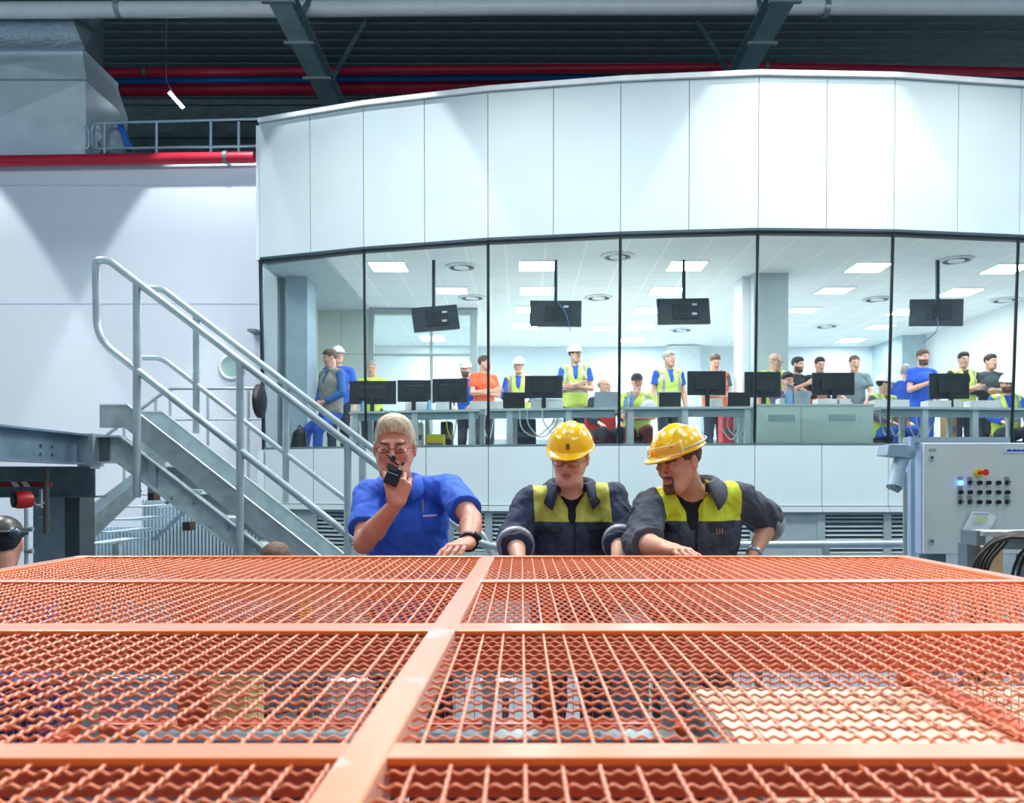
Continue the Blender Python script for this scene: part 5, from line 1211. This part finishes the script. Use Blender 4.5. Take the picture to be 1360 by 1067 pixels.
# paper stacks, helmet, bottles on the desks
def slabthing(name, x0, x1, y0, Y, d, m, label, cat, lift=0):
    o = MB().box((PX(x0, Y), Y, DT+.001+lift), (PX(x1, Y), Y+d, max(DT+.012+lift, PZ(y0, Y)))).build(name, m, None, .002, (PX((x0+x1)/2, Y), Y+d/2, DT)); tag(o, label, cat); return o
whp = mat('desk_paper', (240, 244, 244), .7)
for x0, x1, y0, Y, lb in ((538, 572, 535, 11.6, 'stack of white papers under the middle left monitor'), (578, 600, 534, 11.55, 'white documents under the monitor before the bearded man'), (624, 668, 533, 11.2, 'wide white box of papers on the desk before the man in orange'),
                      (705, 748, 530, 11.4, 'white paper stack behind the monitor of the moustached man'), (944, 960, 529, 11.1, 'small white paper stack right of the orange vest man\'s monitor'), (1036, 1052, 529, 11.0, 'white sheet pile left of the purple shirt man'),
                      (1086, 1112, 530, 11.0, 'white box under the curly haired man\'s monitor'), (1115, 1130, 530, 11.0, 'small white box under the right corner of the curly haired man\'s monitor'), (1162, 1208, 531, 11.05, 'white cable box in front of the seated white helmeted man'), (1232, 1278, 532, 11.1, 'long white tray under the rightmost monitor'),
                      (1290, 1330, 532, 11.1, 'white tray in front of the seated man at the far right')):
    slabthing('paper_stack', x0, x1, y0, Y, .2, whp, lb, 'papers')
def bottle(px, Y, label, c, h=.22, r=.032):
    o = empty('water_bottle', (PX(px, Y), Y, DT+.001), label, 'bottle', 'water bottles on the desks'); M0 = Matrix.Translation((PX(px, Y), Y, DT+.001))
    MB().lathe([(r, 0), (r, h*.6), (r*.5, h*.85), (r*.4, h*.92)], M0, 14).build('bottle', c, o); MB().lathe([(r*.45, h*.92), (r*.45, h)], M0, 12).build('cap', mat('cap_blue', (40, 90, 190), .4), o)
bw = mat('bottle_clear_blue', (120, 170, 210), .2)
bottle(839, 11.0, 'clear blue water bottle beside the man in the dark cap', bw); bottle(482, 11.62, 'small blue water bottle under the leftmost monitor', bw, .16); bottle(570, 11.5, 'small blue water bottle right of the middle left monitor', bw, .16)
bottle(831, 10.98, 'low water bottle left of the taller bottle, at the desk corner', bw, .14); bottle(1048, 10.85, 'large blue water bottle on the pale cabinet before the purple shirt man', bw, .28, .05)
# white helmet lying on the desk
wh = mat('helmet_white', (236, 240, 244), .3, coat=.4, var=.02)
Jh = dict(head=np.array((PX(863, 11.05), 11.08, DT-.035)), R=head_R(60, 0, 0)); hh = empty('safety_helmet', (PX(863, 11.05), 11.08, DT), 'white safety helmet lying on the desk below the grey-haired man in a vest', 'helmet'); helmet(Jh, .92, hh, wh, .008, 0)
# hanging screens
tvm = mat('tv_black', (46, 62, 72), .4, var=.25, scale=9)
for (cx_, cy_, w_px, h_px, roll, yaw_, pole, lb) in ((578.5, 423.5, 60, 34, -7, 12, 576, 'black flat screen hanging from a ceiling pole, leftmost, tilted'), (738, 417, 67, 36, 1, -3, 738, 'black flat screen hanging from a ceiling pole above the helmeted men'),
                                  (907.5, 414, 69, 36, -1.5, 3, 908, 'black flat screen hanging from a ceiling pole left of the square column'), (1243, 415.5, 64, 37, 3, -16, 1245, 'black flat screen hanging from a ceiling pole at the far right')):
    Y = 11.7; o = empty('hanging_screen', PT(cx_, cy_, Y), lb, 'screen', 'hanging screens in the office'); w = w_px/F*Y*1.02; h = h_px/F*Y*.98
    M0 = Matrix.Translation(PT(cx_, cy_, Y)) @ Matrix.Rotation(math.radians(yaw_), 4, 'Z') @ Matrix.Rotation(math.radians(roll), 4, 'Y') @ Matrix.Rotation(math.radians(-8), 4, 'X')
    MB().cb((0, 0, 0), (w, .05, h), M0).build('panel', tvm, o, .006); MB().cb((.03, -.03, 0), (w*.5, .02, h*.6), M0).build('rear_cover', mat('tv_rear', (36, 50, 60), .5), o, .004)
    MB().cb((0, -.045, 0), (w*.14, .02, h*.4), M0).build('bracket', mat('tv_bracket', (30, 42, 50), .5), o)
    for k in (.3, -.05): MB().cb((w*.2, -.042, h*(k-.05)), (.07, .004, .03), M0).build('sticker', mat('sticker_white', (226, 234, 238), .5), o)
    MB().box((PX(pole, Y)-.022, Y-.02, PZ(cy_-6, Y)), (PX(pole, Y)+.022, Y+.02, OC)).build('pole', mat('pole_dark', (40, 58, 70), .4), o)
for pxs, lb in ((((1245, 420), (1246, 440), (1230, 452), (1226, 456)), 'thin blue cable dangling from the far right hanging screen'), (((740, 400), (752, 416), (757, 436), (757, 440)), 'thin blue cable on the back of the second hanging screen')):
    c = MB().tube(rounded([PT(a, b, 11.58) for a, b in pxs], .1), .006, 6).build('screen_cable', mat('cable_blue', (70, 130, 190), .5)); tag(c, lb, 'cable')
# clutter under the desks
for x0, x1, y0, y1, Y, c, lb, cat in ((566, 590, 577, 590, 11.7, (226, 206, 30), 'yellow carton under the left desk', 'carton'), (548, 562, 562, 588, 11.9, (226, 236, 240), 'white computer case under the left desk', 'computer'), (585, 600, 560, 590, 11.85, (30, 36, 44), 'black computer case under the left desk', 'computer'),
                              (503, 512, 556, 590, 11.9, (30, 38, 46), 'black computer case near the second mullion', 'computer'), (676, 712, 556, 590, 11.7, (44, 60, 76), 'dark grey computer case under the desk of the moustached man', 'computer'), (735, 748, 555, 566, 12.2, (236, 240, 244), 'white bag under the desk left of the tall man', 'bag'),
                              (778, 818, 553, 590, 12.3, (206, 44, 40), 'red jacket and bag heap under the desk behind the yellow helmet', 'bag'), (960, 974, 550, 570, 11.9, (206, 48, 60), 'red seat back under the desk left of the pale cabinet', 'seat'), (974, 1000, 552, 590, 11.9, (150, 170, 180), 'grey drawer unit under the desk left of the pale cabinet', 'drawer unit'),
                              (1195, 1205, 545, 590, 11.9, (150, 120, 80), 'brown wooden panel under the right desk', 'panel'), (1262, 1271, 545, 590, 11.9, (170, 135, 80), 'tan wooden panel under the far right desk', 'panel')):
    z0, z1 = OF, max(OF+.1, PZ(y0, Y)); o = empty(cat.replace(' ', '_'), (PX((x0+x1)/2, Y), Y, OF), lb, cat); mm = mat('clutter_%d_%d_%d' % c, c, .6); MB().box((PX(x0, Y), Y, z0+.002), (PX(x1, Y), Y+.3, z1)).build('shell', mm, o, .02)
    MB().box((PX(x0, Y)+.02, Y-.006, z0+(z1-z0)*.6), (PX(x1, Y)-.02, Y, z0+(z1-z0)*.72)).build('front_strip', mat('clutter_strip', (90, 100, 110), .5), o)
rr = random.Random(5)
for i, (a, b) in enumerate(((512, 545), (520, 560), (596, 606), (690, 735), (700, 740), (720, 760), (960, 985), (968, 992), (1168, 1185), (1178, 1200), (1205, 1228), (1215, 1240), (645, 655), (1225, 1236))):
    Y = 11.35 if a < 620 else 11.0 if a < 1000 else 10.95; pts = [PT(a, 545, Y), PT(a+rr.uniform(-4, 4), 566+rr.uniform(-6, 6), Y+.1), PT((a+b)/2, 586+rr.uniform(-4, 4), Y+.15), PT(b, 562, Y+.2), PT(b+2, 548, Y+.2)]
    yel = a < 600; c = MB().tube(rounded(pts, .3, 8), .009, 6).build('loose_cable', mat('cable_yellow', (206, 200, 60), .5) if yel else mat('cable_white', (214, 226, 230), .5))
    tag(c, ('loose yellow cable looping under the left desk, ' if yel else 'loose white cable looping under the desk, ')+('below %s' % ('the leftmost monitor' if i == 0 else 'the middle left monitor' if i == 1 else 'the third monitor from the left' if i == 2 else 'the moustached man, lower one' if i == 3 else 'the moustached man, upper one' if i == 4 else 'the tall helmeted man' if i == 5 else 'the man in the orange vest' if i == 6 else 'the laptop left of the bald man' if i == 7 else 'the seated white helmeted man' if i == 8 else 'the fifth mullion' if i == 9 else 'the man in the blue t-shirt, left one' if i == 10 else 'the rightmost monitor' if i == 11 else 'the man in orange' if i == 12 else 'the man in the blue t-shirt, right one')), 'cable', 'loose cables under the desks')
o = empty('backpack', (PX(396, 11.75), 11.75, OF), 'black backpack standing on the office floor at the far left', 'backpack')
f = Field((PX(396, 11.75)-.3, 11.4, OF-.02), (PX(396, 11.75)+.3, 12.1, OF+.8), .012); cbk = (PX(396, 11.75), 11.75)
f.slab(A(cbk[0], cbk[1], OF+.12), A(cbk[0]+.02, cbk[1], OF+.44), (1, 0, 0), (.14, .1), (.1, .08), .02); f.slab(A(cbk[0], cbk[1]-.09, OF+.12), A(cbk[0], cbk[1]-.08, OF+.18), (1, 0, 0), (.1, .04), (.09, .04), .02); f.half((0, 0, OF+.002), (0, 0, -1)); V, Q = f.mesh(); np_mesh('bag_body', V, Q, black, o)
MB().tube(rounded([(cbk[0]-.02, cbk[1], OF+.5), (cbk[0]+.02, cbk[1], OF+.58), (cbk[0]+.06, cbk[1], OF+.5)], .03), .01, 6).build('handle', black, o)
# ================================================================ OFFICE PEOPLE
def Rz(a): c, s_ = math.cos(a), math.sin(a); return np.array(((c, -s_, 0), (s_, c, 0), (0, 0, 1.)))
CL = {k: mat('cloth_'+k, c, .85, var=.08, scale=12, bump=.15, bscale=40) for k, c in dict(blue=(44, 92, 190), royal=(40, 92, 206), denim=(56, 104, 170), orange=(255, 106, 66), vest=(206, 232, 110), vesto=(255, 110, 50), navy=(46, 54, 72), black=(40, 44, 50), grey=(120, 140, 150), white=(228, 234, 238), purple=(96, 80, 130), teal=(66, 78, 84), dark=(52, 60, 70), maroon=(110, 50, 46), lime=(200, 228, 90), chgrey=(90, 98, 108), tan=(150, 150, 140)).items()}
def office_person(px, ytop, H, label, top='blue', legs='navy', pose='stand', arms='down', turn=0, yaw=0, pitch=0, hair='dark', style='short', helm=None, vest=None, beard=False, glass_=False, long=False, lean=0, base=None, Yfix=None, skin='fair', cap=False):
    s = 1.0; sit = pose in ('sit', 'perch', 'crouch'); fl = OF if base is None else base
    drop = {'stand': 0, 'sit': .45, 'perch': .2, 'crouch': .62}[pose]; k = (H-.0)/1.78; he = .115+(.04 if helm else 0)
    J = {}
    z = lambda v: v*k-drop
    U = dict(pelvis=A(0, 0, z(.95)), waist=A(0, 0, z(1.1)), chest=A(0, -.01, z(1.32)), neck=A(0, .005, z(1.49)), head=A(0, -.025, z(1.665)), shR=A(-.185, .01, z(1.435)), shL=A(.185, .01, z(1.435)))
    arm = {'down': ((-.25, .02, 1.15), (-.26, -.06, .9), (.25, .02, 1.15), (.26, -.06, .9)), 'crossed': ((-.25, -.04, 1.17), (.02, -.24, 1.2), (.25, -.04, 1.16), (-.02, -.19, 1.17)),
           'desk': ((-.25, -.1, 1.18), (-.16, -.33, 1.08), (.25, -.1, 1.18), (.16, -.33, 1.08)), 'chin': ((-.2, -.16, 1.15), (-.05, -.2, 1.42), (.23, -.08, 1.15), (.0, -.22, 1.14)),
           'face': ((-.18, -.2, 1.2), (-.06, -.17, 1.48), (.18, -.2, 1.2), (.06, -.17, 1.48)), 'point': ((-.24, -.03, 1.2), (-.05, -.28, 1.33), (.24, -.06, 1.17), (-.02, -.22, 1.2)),
           'lap': ((-.24, 0, 1.17), (-.04, -.2, 1.04), (.24, 0, 1.17), (.05, -.2, 1.04)), 'gesture': ((-.25, -.05, 1.16), (.02, -.26, 1.28), (.25, .02, 1.15), (.24, -.1, .92)), 'front': ((-.24, 0, 1.17), (-.05, -.24, 1.13), (.24, 0, 1.17), (.06, -.25, 1.13))}[arms]
    for n_, v in zip(('elR', 'wrR', 'elL', 'wrL'), arm): U[n_] = A(v[0], v[1], z(v[2]))
    if lean:
        Rl = np.array(Matrix.Rotation(math.radians(lean), 3, 'X')); pv = U['pelvis'].copy()
        for n_ in list(U): U[n_] = pv+Rl@(U[n_]-pv)
    if pose == 'stand': Lg = dict(hipR=(-.09, 0, .92), hipL=(.09, 0, .92), knR=(-.1, -.01, .5), knL=(.1, -.01, .5), anR=(-.11, .02, .08), anL=(.11, .02, .08))
    elif pose == 'crouch': Lg = dict(hipR=(-.09, 0, .33), hipL=(.09, 0, .33), knR=(-.16, -.36, .44), knL=(.16, -.36, .44), anR=(-.14, -.12, .08), anL=(.14, -.12, .08))
    else:
        zz = .47 if pose == 'sit' else .74; Lg = dict(hipR=(-.09, 0, zz), hipL=(.09, 0, zz), knR=(-.13, -.42 if pose == 'sit' else -.33, .5), knL=(.13, -.42 if pose == 'sit' else -.33, .5), anR=(-.13, -.4, .08), anL=(.13, -.36, .08))
    for n_, v in Lg.items(): U[n_] = A(*v) if sit else A(v[0], v[1], v[2]*k if v[2] > .1 else v[2])
    topz = U['head'][2]+he
    Y = Yfix or F*(topz+fl-CZ)/(VY-ytop); base_p = A(0, 0, fl); Rt = Rz(math.radians(turn))
    hx = Rt@U['head']; org = A(PX(px, Y)-hx[0], Y-hx[1], fl)
    for n_, v in U.items(): J[n_] = org+Rt@v
    J['R'] = head_R(turn+yaw, pitch, 0); J['foot'] = Rt@A(0, -1, 0); J['front'] = Rt@A(0, -1, 0); J['floor'] = fl
    root = empty('person', Vector(org), label, 'person'); h = .0095
    hands = []
    for q in 'RL':
        d = nrm(J['wr'+q]-J['el'+q]); inward = Rt@A(1 if q == 'R' else -1, 0, 0); n0 = Rt@A(0, 0, -1) if arms in ('desk',) else (inward if arms in ('down', 'gesture', 'face', 'point') else Rt@A(0, 1, 0))
        if abs(n0@d) > .9: n0 = inward
        hands.append(dict(w=J['wr'+q], d=d, n=n0, side=(-1 if q == 'R' else 1), curl=.35, s=1.0))
    attach_body(root, J, s, h, hands, skin, hair, None if (helm or cap) else style, beard)
    if (helm or cap) and hair: V, Q = put_hair(J, s, hair, .008); np_mesh('hair', V, Q, HAIRS[hair], root)
    f = shirt(J, s, .011, r=.016, sleeve=.6, seed=int(px) % 17, fold=.003, neckr=.066, loose=.012, cuffs=dict(L=1.85, R=1.85) if long else None); V, Q = f.mesh(); V = smooth_v(V, Q, 1); np_mesh('shirt', V, Q, CL[top], root)
    if vest:
        f = shirt(J, s, .011, r=.034, arms=False, seed=3, fold=.003, neckr=.085, loose=.015, vneck=.14)
        for q, sg in (('R', -1), ('L', 1)): f.cone(J['sh'+q]+Rt@A(sg*.035, 0, -.02), J['sh'+q]+Rt@A(sg*.2, 0, -.02), .085, .12, .0, 's')
        V, Q = f.mesh(); V = smooth_v(V, Q, 1); C = V[Q].mean(1); zc = J['waist'][2]+.02; band_ = ((np.abs(C[:, 2]-zc) < .028)); lx = np.abs((C-J['neck'])@(Rt@A(1, 0, 0)))
        band_ |= (np.abs(lx-.125) < .022) & (C[:, 2] > zc)
        o = np_mesh('vest', V, Q, [CL[vest], refl], root); (vest != 'tan') and set_slots(o, band_.astype(np.int32))
    f = trousers(J, s, .014, seed=2); V, Q = f.mesh(); np_mesh('trousers', V, Q, CL[legs], root); shoes(J, s, root, black)
    if helm: helmet(J, .98, root, wh, .007, 2)
    if cap:
        f = Field(J['head']-.2, J['head']+.2, .007); W_ = lambda p: J['head']+J['R']@np.array(p); f.ell(W_((0, .016, .045)), (.088, .106, .09), J['R'], 0); f.half(W_((0, 0, .03)), J['R']@A(0, 0, -1.)); f.ell(W_((0, -.11, .036)), (.06, .06, .008), J['R'], .008); V, Q = f.mesh(); np_mesh('cap', V, Q, black if base is not None else CL['dark'], root)
    if glass_: glasses(J, s, root, mat('glasses_dark', (50, 48, 54)))
    if pose in ('sit', 'crouch') and fl >= OF-.01 and pose == 'sit':
        c = org; m_ = MB(); 
        ch = empty('office_chair', Vector(org), 'dark office chair of the '+{803: 'balding man at the silver laptop', 846: 'man in the dark cap', 1046: 'man in the purple shirt', 1175: 'helmeted man at the fifth mullion', 1337: 'bearded helmeted man at the far right', 1092: 'person in the orange jacket'}[px], 'chair', 'office chairs behind the desks')
        M0 = Matrix.Translation(Vector(org)) @ Matrix(Rt.tolist()).to_4x4()
        MB().box((-.22, -.24, .33), (.22, .2, .37), M0).build('seat', CL['dark'], ch, .02); MB().box((-.2, .2, .5), (.2, .24, .85), M0).build('backrest', CL['dark'], ch, .02); MB().box((-.02, .18, .34), (.02, .21, .6), M0).build('back_strut', black, ch)
        MB().tube([M0 @ Vector((0, 0, .06)), M0 @ Vector((0, 0, .33))], .025, 8).build('post', galv, ch)
        for i_ in range(5): a_ = i_*2*math.pi/5+.3; MB().tube([M0 @ Vector((0, 0, .06)), M0 @ Vector((.26*math.cos(a_), .26*math.sin(a_), .03))], .018, 6).build('leg', black, ch)
    return root, J
office_person(438, 470, 1.89, 'young man in blue jacket with grey vest perched at the far left, looking left', 'denim', 'blue', 'perch', 'lap', -38, -22, 14, 'brown', long=True, vest='tan', Yfix=12.02)
office_person(449, 466, 1.86, 'person in a white helmet behind the young man in blue', 'blue', 'navy', helm=1, Yfix=12.9, yaw=30)
office_person(494, 480, 1.74, 'grey-haired man with glasses in a light yellow t-shirt behind the leftmost monitor', 'lime', 'navy', 'stand', 'desk', 0, 5, 12, 'grey', glass_=True)
office_person(618, 478, 1.74, 'bearded man in a white helmet and blue jacket leaning behind the third monitor', 'royal', 'navy', 'stand', 'desk', -15, 10, 12, 'dark', helm=1, beard=True, lean=10, long=True)
office_person(644, 473, 1.78, 'man in an orange t-shirt with folded arms beside the second mullion', 'orange', 'dark', 'stand', 'crossed', 35, 35, 0, 'brown')
office_person(689, 474, 1.78, 'moustached man in a white helmet and half open yellow vest over blue', 'blue', 'denim', 'stand', 'desk', -5, 0, 5, 'dark', helm=1, vest='vest', long=True, beard=False)
office_person(764, 458, 1.84, 'tall man in a white helmet and yellow vest with folded arms', 'royal', 'navy', 'stand', 'crossed', 0, 40, 0, 'dark', helm=1, vest='vest')
office_person(803, 503, 1.77, 'balding seated man behind the silver laptop left of the third mullion', 'navy', 'navy', 'sit', 'desk', 10, 40, 0, 'grey', 'bald', long=True)
office_person(846, 497, 1.79, 'seated man in a dark cap and yellow vest with his hand at his chin', 'lime', 'maroon', 'sit', 'chin', -5, 5, 5, 'dark', cap=True, vest='vest')
office_person(889, 467, 1.80, 'standing grey-haired man in a yellow vest over a blue polo shirt', 'royal', 'navy', 'stand', 'down', 10, 35, 5, 'grey', vest='vest')
office_person(950, 471, 1.80, 'man in an orange vest looking down at his monitor', 'chgrey', 'navy', 'stand', 'front', 5, 0, 26, 'brown', vest='vesto')
office_person(1030, 470, 1.60, 'bald man with glasses, yellow vest over white shirt, in front of the column', 'white', 'navy', 'stand', 'down', 10, 20, 10, 'grey', 'bald', vest='vest', glass_=True)
office_person(1046, 495, 1.76, 'seated dark-haired man in a purple shirt with his hands at his mouth', 'purple', 'navy', 'sit', 'face', 0, 10, 15, 'dark', long=True)
office_person(1060, 475, 1.76, 'bearded man in a black shirt pointing with folded arms beside the column', 'black', 'navy', 'stand', 'point', 25, 15, 10, 'black', beard=True, long=False)
office_person(1089, 475, 1.76, 'short-haired man in a black polo shirt behind the monitor on the pale cabinet', 'black', 'navy', 'stand', 'down', 0, 0, 12, 'dark')
office_person(1135, 473, 1.78, 'curly-haired young man in a grey t-shirt leaning beside the monitor', 'grey', 'navy', 'stand', 'desk', -12, 5, 10, 'brown', 'curly', lean=6)
office_person(1175, 497, 1.76, 'seated man in a white helmet and yellow vest at the fifth mullion', 'chgrey', 'blue', 'sit', 'desk', 20, 50, 5, 'dark', helm=1, vest='lime', long=True)
office_person(1203, 485, 1.62, 'grey-haired man in a blue shirt turned away behind the bearded man in blue', 'blue', 'navy', 'stand', 'down', 150, 0, 0, 'grey')
office_person(1226, 465, 1.82, 'bearded man in a royal blue t-shirt holding one hand before his chest', 'royal', 'royal', 'stand', 'gesture', 10, 5, 8, 'brown', beard=True)
office_person(1280, 468, 1.78, 'dark-haired man in a yellow vest over a black shirt beside the rightmost monitor', 'black', 'navy', 'stand', 'crossed', 5, -10, 8, 'black', vest='vest', long=True)
office_person(1316, 471, 1.76, 'young man in a dark grey sweater standing at the far right', 'teal', 'navy', 'stand', 'crossed', 5, 10, 5, 'dark', long=True)
office_person(1337, 497, 1.79, 'seated bearded man in a white helmet and yellow vest at the far right', 'royal', 'navy', 'sit', 'desk', -8, -5, 8, 'dark', helm=1, vest='lime', beard=True, long=True)
office_person(1092, 506, 1.66, 'seated person in an orange jacket hidden behind the monitor on the pale cabinet', 'orange', 'navy', 'sit', 'desk', 0, 0, 20, 'brown', long=True)
# hall: capped person at the left edge, crouching person behind the cage
r_, J_ = office_person(4, 686, 1.74, 'person in a black cap with goggles at the left edge, turned to the left', 'blue', 'navy', 'crouch', 'lap', 180, 25, 5, 'black', cap=True, base=.145, Yfix=3.9, skin='ruddy', long=True)
W_ = lambda p: Vector(J_['head']+J_['R']@np.array(p))
MB().tube([W_((.098*math.cos(a), .016+.116*math.sin(a), .05)) for a in [2*math.pi*k/28 for k in range(28)]], .009, 8, closed=True).build('goggle_strap', black, r_)
m = MB(); m.sphere(W_((-.05, .105, .05)), (.036, .024, .024), 14, 8); m.build('goggle_lens', mat('lens_dark', (60, 76, 92), .08, coat=.6), r_)
st = empty('low_stool', (J_['pelvis'][0], J_['pelvis'][1], 0), 'low steel step under the person in the black cap', 'step'); MB().box((J_['pelvis'][0]-.35, J_['pelvis'][1]-.3, .1), (J_['pelvis'][0]+.35, J_['pelvis'][1]+.45, .145)).build('top', steel_dark, st)
for sx in (-.33, .3):
    for sy in (-.28, .4): MB().box((J_['pelvis'][0]+sx, J_['pelvis'][1]+sy, 0), (J_['pelvis'][0]+sx+.03, J_['pelvis'][1]+sy+.03, .1)).build('leg', steel_dark, st)
office_person(367, 727, 1.72, 'brown-haired person crouching behind the cage, only the top of the head showing', 'grey', 'navy', 'crouch', 'lap', 180, 0, 10, 'brown', base=.0, Yfix=4.55)
# draped sacks on the upper railing
Y = 13.7; o = empty('plastic_sack', PT(150, 203, Y), 'grey plastic sack with a blue stripe behind the railing on the wall top', 'sack')
f = Field(np.array(PT(150, 185, Y))-.45, np.array(PT(150, 185, Y))+.45, .02); f.cone(P3(148, 196, Y), P3(160, 168, Y), .2, .09, .05); f.cone(P3(165, 196, Y), P3(162, 172, Y), .14, .07, .05); f.noise(.02, 18, 3); V, Q = f.mesh(); np_mesh('sack_body', V, Q, mat('sack_grey', (150, 168, 184), .5, bump=.5, bscale=12), o)
MB().tube([P3(160, 164, Y-.13), P3(166, 182, Y-.18), P3(172, 200, Y-.18)], .05, 8).build('stripe', mat('sack_blue', (40, 110, 210), .5), o)
o = empty('plastic_sack', PT(130, 203, Y), 'white bundled sheet behind the rail next to the duct box', 'sack'); MB().tube([P3(125, 168, Y), P3(132, 186, Y), P3(137, 204, Y)], [.1, .1, .08], 10).build('sack_body', mat('sack_white', (214, 222, 230), .5, bump=.5, bscale=12), o)
